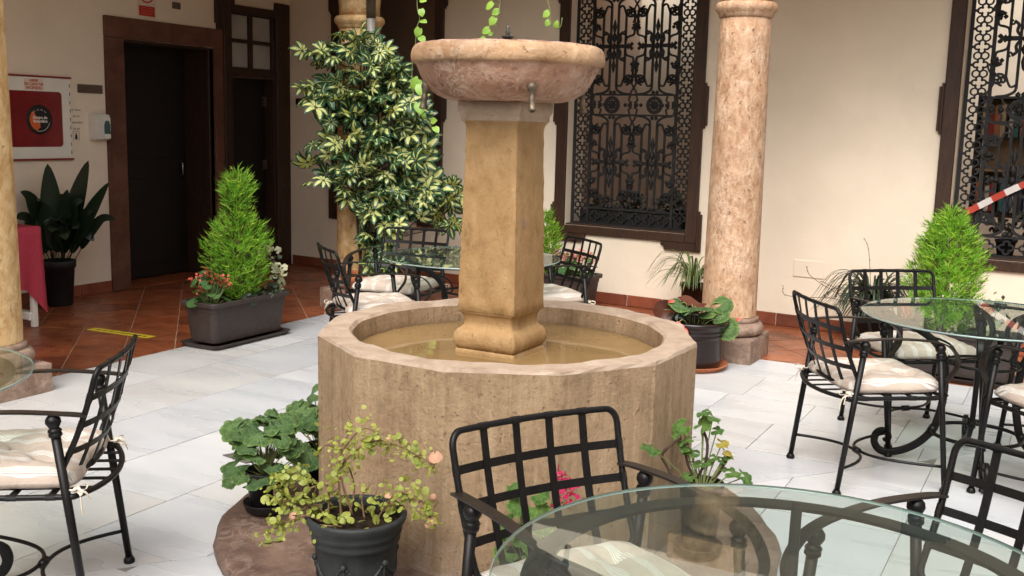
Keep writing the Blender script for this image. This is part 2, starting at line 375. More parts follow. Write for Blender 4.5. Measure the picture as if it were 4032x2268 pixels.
def tapemat():
    m, nt, b = newmat('barrier_tape')
    tc = nt.nodes.new('ShaderNodeTexCoord'); sx = nt.nodes.new('ShaderNodeSeparateXYZ'); nt.links.new(tc.outputs['Object'], sx.inputs[0])
    ph = math_(nt, 'FRACT', math_(nt, 'DIVIDE', math_(nt, 'ADD', sx.outputs[0], 10), .2))
    c = ramp(nt, ph, [(.0, (.42, .05, .03)), (.48, (.42, .05, .03)), (.5, (.62, .58, .55)), (.98, (.62, .58, .55))])
    nt.links.new(c, b.inputs['Base Color']); setp(b, Roughness=.35); M['barrier_tape'] = m
tapemat()

# ------------------------------------------------------------------ mesh helpers
class MB:
    def __init__(s): s.v = []; s.f = []; s.m = []; s.s = []
    def add(s, vs, fs, mi=0, smooth=False, mat=None):
        o = len(s.v)
        s.v += [tuple(mat @ Vector(p)) if mat else tuple(p) for p in vs]
        s.f += [tuple(i + o for i in f) for f in fs]
        s.m += [mi] * len(fs); s.s += [smooth] * len(fs)
        return s
    def box(s, a, b, mi=0, mat=None):
        (x0, y0, z0), (x1, y1, z1) = a, b
        vs = [(x0, y0, z0), (x1, y0, z0), (x1, y1, z0), (x0, y1, z0), (x0, y0, z1), (x1, y0, z1), (x1, y1, z1), (x0, y1, z1)]
        return s.add(vs, [(3, 2, 1, 0), (4, 5, 6, 7), (0, 1, 5, 4), (1, 2, 6, 5), (2, 3, 7, 6), (3, 0, 4, 7)], mi, False, mat)
    def bbox(s, a, b, bv=.004, mi=0, mat=None):
        # box with chamfered edges
        c = [(a[i] + b[i]) / 2 for i in range(3)]; h = [abs(b[i] - a[i]) / 2 for i in range(3)]
        bv = min(bv, min(h) * .6)
        vs = []; idx = {}
        for sx in (-1, 1):
            for sy_ in (-1, 1):
                for sz in (-1, 1):
                    for ax in range(3):
                        p = [c[i] + (sx, sy_, sz)[i] * (h[i] - (0 if i == ax else bv)) for i in range(3)]
                        idx[(sx, sy_, sz, ax)] = len(vs); vs.append(p)
        fs = []
        for ax in range(3):
            o1, o2 = [(1, 2), (2, 0), (0, 1)][ax]
            for sg in (-1, 1):
                q = []
                for u, w in ((-1, -1), (1, -1), (1, 1), (-1, 1)):
                    k = [0, 0, 0]; k[ax] = sg; k[o1] = u; k[o2] = w; q.append(idx[(*k, ax)])
                fs.append(tuple(q if sg > 0 else q[::-1]))
            for u in (-1, 1):
                for w in (-1, 1):
                    # edge along ax between faces o1,o2
                    q = []
                    for e, f in ((-1, o1), (1, o1), (1, o2), (-1, o2)):
                        k = [0, 0, 0]; k[ax] = e; k[o1] = u; k[o2] = w; q.append(idx[(*k, f)])
                    fs.append(tuple(q if u * w < 0 else q[::-1]))
        for sx in (-1, 1):
            for sy_ in (-1, 1):
                for sz in (-1, 1):
                    q = [idx[(sx, sy_, sz, i)] for i in range(3)]
                    fs.append(tuple(q if sx * sy_ * sz > 0 else q[::-1]))
        return s.add(vs, fs, mi, False, mat)
    def sweep(s, path, sect, closed=False, upv=None, mi=0, smooth=True, caps=True, scale=None, mat=None):
        P = [Vector(p) for p in path]; n = len(P); k = len(sect)
        T = []
        for i in range(n):
            if closed: t = P[(i + 1) % n] - P[i - 1]
            else: t = P[min(i + 1, n - 1)] - P[max(i - 1, 0)]
            T.append(t.normalized() if t.length > 1e-9 else Vector((0, 0, 1)))
        vs = []
        if upv is None:
            a = Vector((0, 0, 1)) if abs(T[0].z) < .9 else Vector((1, 0, 0))
            nrm = (a - T[0] * a.dot(T[0])).normalized()
        for i in range(n):
            if upv is None:
                nrm = nrm - T[i] * nrm.dot(T[i])
                nrm = nrm.normalized() if nrm.length > 1e-6 else T[i].orthogonal().normalized()
            else:
                a = Vector(upv[i]) if isinstance(upv, list) else Vector(upv)
                nrm = (a - T[i] * a.dot(T[i]))
                nrm = nrm.normalized() if nrm.length > 1e-6 else T[i].orthogonal().normalized()
            bn = T[i].cross(nrm); sc = 1 if scale is None else (scale[i] if isinstance(scale, (list, tuple)) else scale)
            for (a_, b_) in sect: vs.append(P[i] + bn * a_ * sc + nrm * b_ * sc)
        fs = []
        for i in range(n if closed else n - 1):
            j = (i + 1) % n
            for q in range(k):
                w = (q + 1) % k; fs.append((i * k + q, i * k + w, j * k + w, j * k + q))
        if caps and not closed:
            fs.append(tuple(range(k))[::-1]); fs.append(tuple((n - 1) * k + q for q in range(k)))
        return s.add(vs, fs, mi, smooth, mat)
    def tube(s, path, r, n=8, closed=False, mi=0, caps=True, smooth=True, mat=None):
        sect = [(math.cos(2 * PI * i / n), math.sin(2 * PI * i / n)) for i in range(n)]
        sc = r if isinstance(r, (list, tuple)) else [r] * len(path)
        return s.sweep(path, sect, closed, None, mi, smooth, caps, list(sc), mat)
    def flat(s, path, w, t, upv, closed=False, mi=0, mat=None):
        return s.sweep(path, [(-w / 2, -t / 2), (w / 2, -t / 2), (w / 2, t / 2), (-w / 2, t / 2)], closed, upv, mi, False, True, None, mat)
    def lathe(s, prof, n=24, mi=0, smooth=True, mat=None, c=(0, 0, 0), capb=True, capt=True):
        vs = []; fs = []
        for r, z in prof:
            for i in range(n):
                a = 2 * PI * i / n; vs.append((c[0] + r * math.cos(a), c[1] + r * math.sin(a), c[2] + z))
        for j in range(len(prof) - 1):
            for i in range(n):
                k = (i + 1) % n; fs.append((j * n + i, j * n + k, (j + 1) * n + k, (j + 1) * n + i))
        if capb: fs.append(tuple(range(n))[::-1])
        if capt: fs.append(tuple((len(prof) - 1) * n + i for i in range(n)))
        return s.add(vs, fs, mi, smooth, mat)
    def sphere(s, c, r, n=10, m=6, mi=0, sq=1, mat=None):
        prof = [(max(1e-4, r * math.sin(PI * i / m)), -r * sq * math.cos(PI * i / m)) for i in range(m + 1)]
        return s.lathe(prof, n, mi, True, mat, c)
    def prism(s, poly, z0, z1, mi=0, mat=None):
        n = len(poly)
        vs = [(x, y, z0) for x, y in poly] + [(x, y, z1) for x, y in poly]
        fs = [tuple(range(n))[::-1], tuple(range(n, 2 * n))] + [(i, (i + 1) % n, n + (i + 1) % n, n + i) for i in range(n)]
        return s.add(vs, fs, mi, False, mat)
    def mesh(s, name, mats):
        me = bpy.data.meshes.new(name); me.from_pydata(s.v, [], s.f)
        for m in mats: me.materials.append(M[m] if isinstance(m, str) else m)
        me.polygons.foreach_set('material_index', s.m); me.polygons.foreach_set('use_smooth', s.s)
        me.update(); return me
    def obj(s, name, mats, parent=None, **kw):
        if isinstance(mats, str): mats = [mats]
        return link(name, s.mesh(name, mats), parent, **kw)

def link(name, me, parent=None, loc=None, rot=None, scale=None, **props):
    o = bpy.data.objects.new(name, me); COL.objects.link(o)
    if parent: o.parent = parent
    if loc is not None: o.location = loc
    if rot is not None: o.rotation_euler = rot
    if scale is not None: o.scale = scale if hasattr(scale, '__len__') else (scale,) * 3
    for k, v in props.items(): o[k] = v
    return o
def thing(name, label, cat, loc=(0, 0, 0), rz=0, group=None, kind=None):
    o = bpy.data.objects.new(name, None); COL.objects.link(o); o.empty_display_size = .1
    o.location = loc; o.rotation_euler = (0, 0, rz)
    o['label'] = label; o['category'] = cat
    if group: o['group'] = group
    if kind: o['kind'] = kind
    return o
def dup(root, loc, rz, label, group=None):
    r = root.copy(); COL.objects.link(r); r.location = loc; r.rotation_euler = (0, 0, rz); r['label'] = label
    if group: r['group'] = group
    for ch in list(root.children):
        c = ch.copy(); COL.objects.link(c); c.parent = r
        for g in list(ch.children):
            d = g.copy(); COL.objects.link(d); d.parent = c
    return r
def smooth_path(pts, n=6, closed=False):
    P = [Vector(p) for p in pts]; out = []; m = len(P)
    for i in range(m if closed else m - 1):
        p0 = P[(i - 1) % m] if closed or i > 0 else P[i]; p1 = P[i]; p2 = P[(i + 1) % m]
        p3 = P[(i + 2) % m] if closed or i + 2 < m else p2
        for j in range(n):
            t = j / n
            out.append(.5 * ((2 * p1) + (p2 - p0) * t + (2 * p0 - 5 * p1 + 4 * p2 - p3) * t * t + (3 * p1 - p0 - 3 * p2 + p3) * t ** 3))
    if not closed: out.append(P[-1])
    return out
def clip(poly, a, b, c):
    # keep a*x+b*y<=c
    out = []; n = len(poly)
    for i in range(n):
        p, q = poly[i], poly[(i + 1) % n]
        dp, dq = a * p[0] + b * p[1] - c, a * q[0] + b * q[1] - c
        if dp <= 0: out.append(p)
        if dp * dq < 0:
            t = dp / (dp - dq); out.append((p[0] + t * (q[0] - p[0]), p[1] + t * (q[1] - p[1])))
    return out
def area(p):
    return abs(sum(p[i][0] * p[(i + 1) % len(p)][1] - p[(i + 1) % len(p)][0] * p[i][1] for i in range(len(p)))) / 2
def inset(poly, d):
    n = len(poly); cx = sum(p[0] for p in poly) / n; cy_ = sum(p[1] for p in poly) / n
    out = poly
    for i in range(n):
        (x0, y0), (x1, y1) = poly[i], poly[(i + 1) % n]
        l = math.hypot(x1 - x0, y1 - y0)
        if l < 1e-6: continue
        nx, ny = (y1 - y0) / l, -(x1 - x0) / l
        if (cx - x0) * nx + (cy_ - y0) * ny > 0: nx, ny = -nx, -ny
        out = clip(out, nx, ny, nx * x0 + ny * y0 - d)
        if len(out) < 3: return []
    return out

# ------------------------------------------------------------------ setting: floors
XL, YC = -5.27, 6.98            # courtyard edge on the west and north
g = MB(); g.add([(-60, -60, -.12), (60, -60, -.12), (60, 60, -.12), (-60, 60, -.12)], [(0, 1, 2, 3)])
link('ground', g.mesh('ground', ['soil']), kind='structure')

bed = MB(); bed.box((XL, -4, -.1), (4, YC, -.0045))
court = link('courtyard_floor', bed.mesh('courtyard_floor', ['marble_joint']), kind='structure')
FC = (-1.92, 3.48)
def zone(poly, which):
    dx, dy = 1.27, 1.62
    # diagonals through the fountain centre; mitre lines
    l1 = (dy, -dx, dy * FC[0] - dx * FC[1])        # SW-NE line: dy*x-dx*y=c ; <=c is NW side
    dx2, dy2 = -3.35, 3.5
    l2 = (dy2, -dx2, dy2 * FC[0] - dx2 * FC[1])    # SE-NW line ; <=c is SW side
    a = {'W': ((1, l1), (1, l2)), 'N': ((1, l1), (-1, l2)), 'E': ((-1, l1), (-1, l2)), 'S': ((-1, l1), (1, l2))}[which]
    for sg, (A, B, C) in a:
        poly = clip(poly, sg * A, sg * B, sg * C)
        if len(poly) < 3: return []
    return poly
slabs = 0
def slab(poly):
    global slabs
    if len(poly) < 3: return
    poly = clip(clip(clip(clip(poly, -1, 0, -XL), 0, 1, YC), 1, 0, 2.2), 0, -1, .3)
    if len(poly) < 3: return
    poly = inset(poly, .0022)
    if len(poly) < 3 or area(poly) < .004: return
    if sum(1 for i in range(len(poly)) if math.hypot(poly[i][0] - poly[i - 1][0], poly[i][1] - poly[i - 1][1]) > 1e-4) < 3: return
    z = rnd.uniform(-.0007, .0007)
    MB().prism(poly, -.03, z).obj('marble_slab', 'white_marble', court); slabs += 1
for which in 'WNES':
    ln = .53 if which in 'WE' else .515
    for k in range(16):
        off = rnd.uniform(0, 1)
        pos = -rnd.uniform(0, .8)
        while pos < 9.5:
            L = rnd.choice((.51, .51, .51, .76, .9))
            if which in 'WE':
                x0 = XL + k * ln; poly = [(x0, -1 + pos), (x0 + ln, -1 + pos), (x0 + ln, -1 + pos + L), (x0, -1 + pos + L)]
            else:
                y1 = YC - k * ln; poly = [(XL + pos, y1 - ln), (XL + pos + L, y1 - ln), (XL + pos + L, y1), (XL + pos, y1)]
            pos += L
            q = zone(poly, which)
            if q:
                cxx = sum(p[0] for p in q) / len(q); cyy = sum(p[1] for p in q) / len(q)
                if math.hypot(cxx, cyy) < 1.0 or cyy < .4 or cxx > 1.8: continue
                slab(q)

bed = MB(); bed.box((-7.46, -3, -.1), (XL, 8.9, -.0042)); bed.box((XL, YC, -.1), (4, 8.9, -.0042))
gal = link('gallery_floor', bed.mesh('gallery_floor', ['grout']), kind='structure')
T = .325
tile_me = []
for i in range(-8, 46):
    for j in range(-60, 60):
        # lines x+y = -1.70 + .46 k ; y-x = 10.07+.495 k
        a0 = -1.70 + .46 * (i - 20); b0 = 10.07 + .46 * j
        def pt(a, b): return ((a - b) / 2, (a + b) / 2)
        poly = [pt(a0, b0), pt(a0 + .46, b0), pt(a0 + .46, b0 + .46), pt(a0, b0 + .46)]
        cx_, cy_ = pt(a0 + .23, b0 + .23)
        if not (-7.9 < cx_ < .9 and 2.6 < cy_ < 9.1): continue
        if cx_ > XL + .4 and cy_ < YC - .4: continue
        parts = []
        p = clip(clip(poly, 1, 0, XL - .001), -1, 0, 7.459)
        p = clip(p, 0, 1, 8.72) if len(p) > 2 else p
        if len(p) > 2: parts.append(p)
        p = clip(clip(poly, -1, 0, -XL - .001), 0, -1, -YC - .001)
        p = clip(p, .0686, .9976, .0686 * -7.46 + .9976 * 8.70) if len(p) > 2 else p
        if len(p) > 2: parts.append(p)
        for p in parts:
            p = inset(p, .0042)
            if len(p) < 3 or area(p) < .003: continue
            MB().prism(p, -.03, rnd.uniform(-.001, .0008)).obj('terracotta_tile', 'terracotta_floor', gal)

# ------------------------------------------------------------------ walls
NROT = math.atan2(8.335 - 8.70, -2.15 + 7.46)
NLOC = (-7.46, 8.70, 0)
CEIL = 3.35
def wall_seg(mb, segs, y0, y1):
    for u0, u1, z0, z1 in segs: mb.box((u0, y0, z0), (u1, y1, z1))
WIN = [(.70, 1.91), (3.39, 4.567), (6.63, 7.81)]
WZ0, WZ1 = .675, 2.815
nw = MB()
cur = 0
wd = .30
segs = []
for a, b in WIN:
    segs.append((cur, a, 0, CEIL)); segs.append((a, b, 0, WZ0)); segs.append((a, b, WZ1, CEIL)); cur = b
segs.append((cur, 11.5, 0, CEIL))
wall_seg(nw, segs, 0, wd)
north = nw.obj('gallery_wall', 'plaster', None, loc=NLOC, rot=(0, 0, NROT))
north['label'] = 'long cream plastered wall with three dark framed windows and red skirting'; north['category'] = 'wall'; north['kind'] = 'thing'
sk_me = None
for k in range(31):
    u0 = .02 + k * .3355 if k < 12 else .02 + k * .3355
    mb = MB(); mb.bbox((u0 + .003, -.011, .001), (u0 + .3325, -.0005, .1), .003)
    if u0 > 10.2: break
    mb.obj('skirting_tile', 'terracotta_skirting', north)

ww = MB()
# west wall with two door openings
D1 = (6.496, 7.578, 2.206); D2 = (7.75, 8.49, 2.60)
for y0, y1, z0, z1 in ((-3, D1[0], 0, CEIL), (D1[0], D1[1], D1[2], CEIL), (D1[1], D2[0], 0, CEIL), (D2[0], D2[1], D2[2], CEIL), (D2[1], 9.1, 0, CEIL)):
    ww.box((-7.90, y0, z0), (-7.46, y1, z1))
west = ww.obj('side_wall', 'plaster'); west['label'] = 'cream plastered wall holding the two dark doorways and the fire cabinet'; west['category'] = 'wall'; west['kind'] = 'thing'
y = 6.30
while y > 2.5:
    MB().bbox((-7.4595, y - .33, .001), (-7.449, y - .003, .1), .003).obj('skirting_tile', 'terracotta_skirting', west); y -= .3335

# gallery ceilings and the upper facades over the arcade
cl = MB(); cl.box((-8.3, -3, CEIL), (XL + .28, 9.3, CEIL + .25)); cl.box((XL + .28, YC - .28, CEIL), (5, 9.3, CEIL + .25))
link('ceiling', cl.mesh('ceiling', ['ceiling_paint']), kind='structure')
def upwall(name, lab, a, b):
    o = MB().box(a, b).obj(name, 'plaster'); o['label'] = lab; o['category'] = 'wall'; o['kind'] = 'thing'; return o
upwall('upper_facade', 'cream upper storey wall carried by the arcade beside the doorways', (XL - .28, -3, CEIL + .25), (XL + .26, 9.3, 5.6))
upwall('upper_facade', 'cream upper storey wall carried by the columns before the barred windows', (XL + .26, YC - .26, CEIL + .25), (5, YC + .28, 5.6))
upwall('light_stop_wall', 'added backing wall stopping light leaks behind the two dark doorways', (-8.2, 6.2, 0), (-7.905, 9.1, CEIL))  # added slab, keeps outside light from leaking round the doors
upwall('ground_wall', 'cream ground floor wall behind the viewer', (-8.3, -5.3, 0), (5.2, -5.0, 3.35))
upwall('ground_wall', 'cream ground floor wall to the side facing the doorways', (5.0, -5.0, 0), (5.3, 9.3, 3.35))
# beams over the columns
bm = MB(); bm.box((XL - .24, -3, 2.9), (XL + .20, YC - .2, CEIL - .002)); bm.box((XL - .24, YC - .2, 2.9), (5, YC + .24, CEIL - .002))
o = bm.obj('arcade_beam', 'plaster'); o['label'] = 'cream plastered beam resting on the stone columns round the courtyard'; o['category'] = 'beam'; o['kind'] = 'thing'

# room seen through the barred windows
rm = MB()
rm.box((-.3, 1.35, 0), (2.45, 1.5, CEIL)); rm.box((2.45, .302, 0), (2.6, 4.2, CEIL)); rm.box((-.45, .302, 0), (-.3, 1.5, CEIL))
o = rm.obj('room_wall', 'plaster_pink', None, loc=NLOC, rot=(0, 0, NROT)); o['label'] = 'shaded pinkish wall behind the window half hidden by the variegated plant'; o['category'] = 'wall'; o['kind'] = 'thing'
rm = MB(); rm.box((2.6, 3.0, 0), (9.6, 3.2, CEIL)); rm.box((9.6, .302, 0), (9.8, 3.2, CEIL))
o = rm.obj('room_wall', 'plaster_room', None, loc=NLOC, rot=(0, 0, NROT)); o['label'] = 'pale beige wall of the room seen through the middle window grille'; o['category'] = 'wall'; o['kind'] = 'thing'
rm = MB(); rm.box((-.45, .302, -.1), (9.8, 3.2, -.002))
link('room_floor', rm.mesh('room_floor', ['terracotta_floor']), loc=NLOC, rot=(0, 0, NROT), kind='structure')
rm = MB(); rm.box((-.45, .302, CEIL), (2.6, 1.5, CEIL + .2)); rm.box((2.6, .302, CEIL), (6.2, 2.3, CEIL + .2)); rm.box((6.2, .302, CEIL), (9.8, .75, CEIL + .2))  # ceiling left part open, an added gap to let sky light in
link('ceiling', rm.mesh('room_ceiling', ['ceiling_paint']), loc=NLOC, rot=(0, 0, NROT), kind='structure')
# unseen wall added to limit sky light through that room's open ceiling
rm = MB(); rm.box((-.45, 3.25, CEIL), (9.8, 3.45, 4.4))
o = rm.obj('light_shaping_wall', 'plaster', None, loc=NLOC, rot=(0, 0, NROT)); o['label'] = 'added unseen cream wall that limits sky light on the room behind the grilles'; o['category'] = 'wall'; o['kind'] = 'thing'

# ------------------------------------------------------------------ windows
def window(i, label, grille=True):
    a, b = WIN[i]; c = (a + b) / 2; hw = (b - a) / 2
    root = thing('window', label, 'window', NLOC, NROT, 'windows along the gallery wall')
    ZM = (WZ0 + WZ1) / 2; hz = (WZ1 - WZ0) / 2
    fr = MB(); y0, y1 = -.032, -.001
    st = .105; rl = .072
    fr.bbox((a - st, y0, WZ0 - rl), (a, y1, WZ1 + rl), .006); fr.bbox((b, y0, WZ0 - rl), (b + st, y1, WZ1 + rl), .006)
    fr.bbox((a, y0 + .001, WZ0 - rl), (b, y1, WZ0), .006); fr.bbox((a, y0 + .001, WZ1), (b, y1, WZ1 + rl), .006)
    for sx in (-1, 1):
        xo = c + sx * (hw + st)
        def sb(d0, d1, z0, z1, yy=y0): fr.bbox((min(xo + sx * d0, xo + sx * d1), yy + .002, z0), (max(xo + sx * d0, xo + sx * d1), y1, z1), .004)
        sb(0, .018, ZM - .185, ZM + .185); sb(.018, .036, ZM - .16, ZM + .16)
        for sz in (-1, 1):
            e0, e1 = ZM + sz * (hz + rl + .07), ZM + sz * (hz - .20)
            sb(0, .018, min(e0, e1), max(e0, e1)); e1 = ZM + sz * (hz - .175)
            sb(.018, .036, min(e0, e1), max(e0, e1))
            zz = ZM + sz * (hz + rl)
            x_in = c + sx * (hw - .19); x_in2 = c + sx * (hw - .22)
            fr.bbox((min(xo, x_in), y0 + .003, min(zz, zz + sz * .07)), (max(xo, x_in), y1, max(zz, zz + sz * .07)), .004)
            fr.bbox((min(x_in, x_in2), y0 + .003, min(zz, zz + sz * .035)), (max(x_in, x_in2), y1, max(zz, zz + sz * .035)), .004)
    fo = fr.obj('frame', 'dark_wood', root)
    MB().bbox((a + .002, .002, WZ0 + .0005), (b - .002, wd + .02, WZ0 + .014), .004).obj('sill', 'dark_wood', root)
    if not grille: return root
    # ---- ornate grille, 8 cm into the reveal
    Y = .085; t = .014
    gl = thing('grille', '', ''); del gl['label']; del gl['category']; gl.parent = root; gl.location = (c, Y, ZM)
    W2 = hw - .006
    def bar(x0, z0, x1, z1, w=.017):
        MB().flat([(x0, 0, z0), (x1, 0, z1)], w, t, (0, 1, 0)).obj('bar', 'grille_iron', gl)
    H = hz - .004
    XI = W2 - .175
    for x in (-W2 + .018, W2 - .018, -XI, XI): bar(x, -H, x, H, .026)
    for z in (-H + .012, H - .012): bar(-W2 + .03, z, W2 - .03, z, .026)
    bands = [(-.087, .087)]
    for z in (-.087, .087, -H + .155, H - .155): bar(-XI + .012, z, XI - .012, z, .016)
    # side strips of quatrefoils
    q = MB()
    def arc(mb, cx, cz, r, a0, a1, w=.012, n=10):
        mb.flat([(cx + r * math.cos(R(a0 + (a1 - a0) * k / n)), 0, cz + r * math.sin(R(a0 + (a1 - a0) * k / n))) for k in range(n + 1)], w * 1.3, t * .9, (0, 1, 0))
    for dx, dz, m in ((.028, 0, 0), (0, .028, 90), (-.028, 0, 180), (0, -.028, 270)):
        arc(q, dx, dz, .0205, m - 132, m + 132, .0105, 9)
    for s_ in (-1, 1):
        q.flat([(s_ * .047, 0, 0), (s_ * .066, 0, 0)], .02, t * .8, (0, 1, 0))
        q.flat([(0, 0, s_ * .047), (0, 0, s_ * .0655)], .014, t * .8, (0, 1, 0))
        arc(q, s_ * .024, .0655, .0255, 90, 270, .009, 6) if s_ < 0 else arc(q, .024, .0655, .0255, -90, 90, .009, 6)
    # neighbouring pieces share the little eyelets between two quatrefoils
    qme = q.mesh('quatrefoil', ['grille_iron'])
    nq = 16; dq = (2 * H - .10) / nq
    for s_ in (-1, 1):
        xq = s_ * (W2 - .018 + XI) / 2
        for k in range(nq):
            link('quatrefoil', qme, gl, (xq, 0, -H + .05 + dq * (k + .5)), None, (1.02, 1, dq / .131))
    # scrollwork of one bay (between the bands), mirrored
    bay = MB(); BH = H - .155 - .087        # bay height
    def curl(cx, cz, r, a0, sgn, turns=1.15, w=.013):
        pts = []
        for k in range(15):
            u = k / 14; rr = r * (1 - .72 * u); an = R(a0) + sgn * u * turns * 2 * PI
            pts.append((cx + rr * math.cos(an), 0, cz + rr * math.sin(an)))
        bay.flat(pts, w * 1.35, t, (0, 1, 0))
    def blob(cx, cz, rx, rz):
        bay.lathe([(.001, -rz), (rx * .6, -rz * .6), (rx, 0), (rx * .55, rz * .55), (.001, rz)], 6, 0, True, None, (cx, 0, cz), False, False)
    hb = BH / 2; cxs = (-XI / 2, XI / 2)
    for cx in cxs:
        for s_ in (-1, 1):
            bay.flat([(cx + s_ * .034, 0, -hb + .06), (cx + s_ * .034, 0, hb - .06)], 0.0195, t, (0, 1, 0))
            bay.flat([(cx + s_ * .108, 0, -hb + .15), (cx + s_ * .108, 0, hb - .15)], 0.0182, t, (0, 1, 0))
            for v in (-1, 1):
                # arches that leave the bars towards the band
                bay.flat(smooth_path([(cx + s_ * .034, 0, v * (hb - .06)), (cx + s_ * .05, 0, v * (hb - .035)), (cx + s_ * .10, 0, v * (hb - .012)), (cx + s_ * .165, 0, v * (hb - .004))], 4), 0.0195, t, (0, 1, 0))
                bay.flat(smooth_path([(cx + s_ * .034, 0, v * (hb - .09)), (cx + s_ * .075, 0, v * (hb - .075)), (cx + s_ * .108, 0, v * (hb - .15))], 4), 0.0156, t, (0, 1, 0))
                curl(cx + s_ * .155, v * (hb - .125), .048, 180 if s_ > 0 else 0, v * s_, 1.2)
                # leaves of the middle cross
                bay.flat(smooth_path([(cx + s_ * .034, 0, v * .015), (cx + s_ * .06, 0, v * .05), (cx + s_ * .055, 0, v * .095), (cx + s_ * .085, 0, v * .12)], 4), 0.0208, t, (0, 1, 0))
                curl(cx + s_ * .09, v * .108, .018, 90 * v, -s_ * v, .8, .010)
                # spear
                if s_ > 0:
                    blob(cx, v * .165, .021, .066); blob(cx, v * .075, .028, .05); blob(cx, v * .105, .012, .02)
                # profile rails of the open cross between the bays
                bay.flat(smooth_path([(cx + s_ * .150, 0, v * .085), (cx + s_ * .185, 0, v * .098), (cx + s_ * .19, 0, v * .14), (cx + s_ * .19, 0, v * .235)], 4), 0.0169, t, (0, 1, 0)) if abs(cx + s_ * .19) < XI - .01 else None
                bay.flat(smooth_path([(cx + s_ * .108, 0, v * .03), (cx + s_ * .118, 0, v * .07), (cx + s_ * .150, 0, v * .085)], 4), 0.0169, t, (0, 1, 0))
                blob(cx + s_ * .188, v * .245, .018, .018)
                curl(cx + s_ * .165, v * .27, .022, 0 if s_ > 0 else 180, s_ * v, .9, .011)
            bay.flat([(cx + s_ * .034, 0, 0), (cx + s_ * .165, 0, 0)], 0.0312, t, (0, 1, 0))
            blob(cx + s_ * .168, .018, .02, .018); blob(cx + s_ * .168, -.018, .02, .018); blob(cx + s_ * .11, 0, .03, .026)
            blob(cx + s_ * .135, 0, .02, .03)
        blob(cx, 0, .03, .034)
        for v in (-1, 1):
            blob(cx - .018, v * (hb - .02), .02, .022); blob(cx + .018, v * (hb - .02), .02, .022)
    for v in (-1, 1):
        # vesica of two crossing arcs on the middle line and half ones at the sides
        for x_, s_ in ((0, -1), (0, 1), (-XI, 1), (XI, -1)):
            pts = [(x_ - s_ * .028 + s_ * .0 + s_ * (.028 - .028 * math.cos(k / 12 * 2 * PI)) * .9, 0, v * (hb - .002 - .22 * k / 12)) for k in range(13)]
            bay.flat(pts, .012, t, (0, 1, 0))
            curl(x_ + s_ * .075, v * (hb - .118), .036, 90 * v, s_ * v, 1.1, .012)
        for x_ in (0, -XI + .03, XI - .03):
            blob(x_, v * (hb - .235), .04, .022); blob(x_ - .03, v * (hb - .26), .018, .018); blob(x_ + .03, v * (hb - .26), .018, .018); blob(x_, v * (hb - .262), .014, .026)
    bme = bay.mesh('scrollwork', ['grille_iron'])
    for v in (-1, 1): link('scrollwork', bme, gl, (0, 0, v * (.087 + BH / 2)))
    ro = MB()
    for cx in cxs:
        arc(ro, cx, 0, .066, 0, 360, .016, 24); arc(ro, cx, 0, .05, 0, 360, .007, 20)
        ro.sphere((cx, 0, 0), .026, 10, 6)
        for k in range(8): ro.sphere((cx + .03 * math.cos(k * PI / 4), 0, .03 * math.sin(k * PI / 4)), .014, 6, 4)
    for x_ in (0, -XI + .055, XI - .055):
        for s_ in (-1, 1):
            ro.sphere((x_ + s_ * .03, 0, 0), .022, 8, 5)
            for v in (-1, 1):
                ro.flat(smooth_path([(x_ + s_ * .012, 0, v * .02), (x_ + s_ * .04, 0, v * .04), (x_ + s_ * .03, 0, v * .078)], 4), .013, t, (0, 1, 0))
            ro.sphere((x_ + s_ * .075, 0, 0), .017, 8, 5)
    link('rosette_band', ro.mesh('rosette_band', ['grille_iron']), gl)
    # lower and upper border strips
    bo = MB()
    for v in (-1, 1):
        for k in range(6):
            cx = -XI + .075 + k * (2 * XI - .15) / 5
            for dx, dz, m in ((.028, 0, 0), (0, .028, 90), (-.028, 0, 180), (0, -.028, 270)):
                arc(bo, cx + dx, v * (H - .083) + dz, .0205, m - 132, m + 132, .0105, 7)
            for s_ in (-1, 1): bo.flat([(cx + s_ * .047, 0, v * (H - .083)), (cx + s_ * .066, 0, v * (H - .083))], .012, t, (0, 1, 0))
    link('border_strip', bo.mesh('border_strip', ['grille_iron']), gl)
    return root
window(0, 'open window with dark eared frame, half hidden by the variegated climbing plant', False)
window(1, 'barred window with dark eared frame between fountain pillar and mottled column')
window(2, 'barred window with bookshelves and barrier tape behind its ironwork')

# things inside the rooms, in wall coordinates
def nth(name, label, cat, u, y, z, rz=0, group=None):
    p = Matrix.Translation(NLOC) @ Matrix.Rotation(NROT, 4, 'Z') @ Vector((u, y, z))
    return thing(name, label, cat, tuple(p), NROT + rz, group)
def text(body, size, mat, parent, loc, rot, name='lettering', ext=.0006, align='CENTER', bold=0):
    c = bpy.data.curves.new(name, 'FONT'); c.body = body; c.size = size; c.extrude = ext; c.align_x = align; c.align_y = 'CENTER'
    c.offset = bold; c.resolution_u = 2; c.materials.append(M[mat])
    o = bpy.data.objects.new(name, c); COL.objects.link(o)
    me = bpy.data.meshes.new_from_object(o.evaluated_get(bpy.context.evaluated_depsgraph_get()))
    bpy.data.objects.remove(o); o = bpy.data.objects.new(name, me); COL.objects.link(o)
    if parent: o.parent = parent
    o.location = loc; o.rotation_euler = rot
    return o
t_ = nth('name_board', 'black board with pale lettering on the pink wall behind the plant', 'sign', 1.72, 1.34, 2.22)
MB().bbox((-.22, -.02, -.16), (.55, -.001, .065), .004).obj('board', 'black_wood', t_)
text('ANTE', .085, 'white_print', t_, (-.02, -.0225, -.02), (PI / 2, 0, 0))
t_ = nth('floodlight', 'small grey floodlight high on the pink wall above the plant', 'lamp', 1.56, 1.1, 2.76)
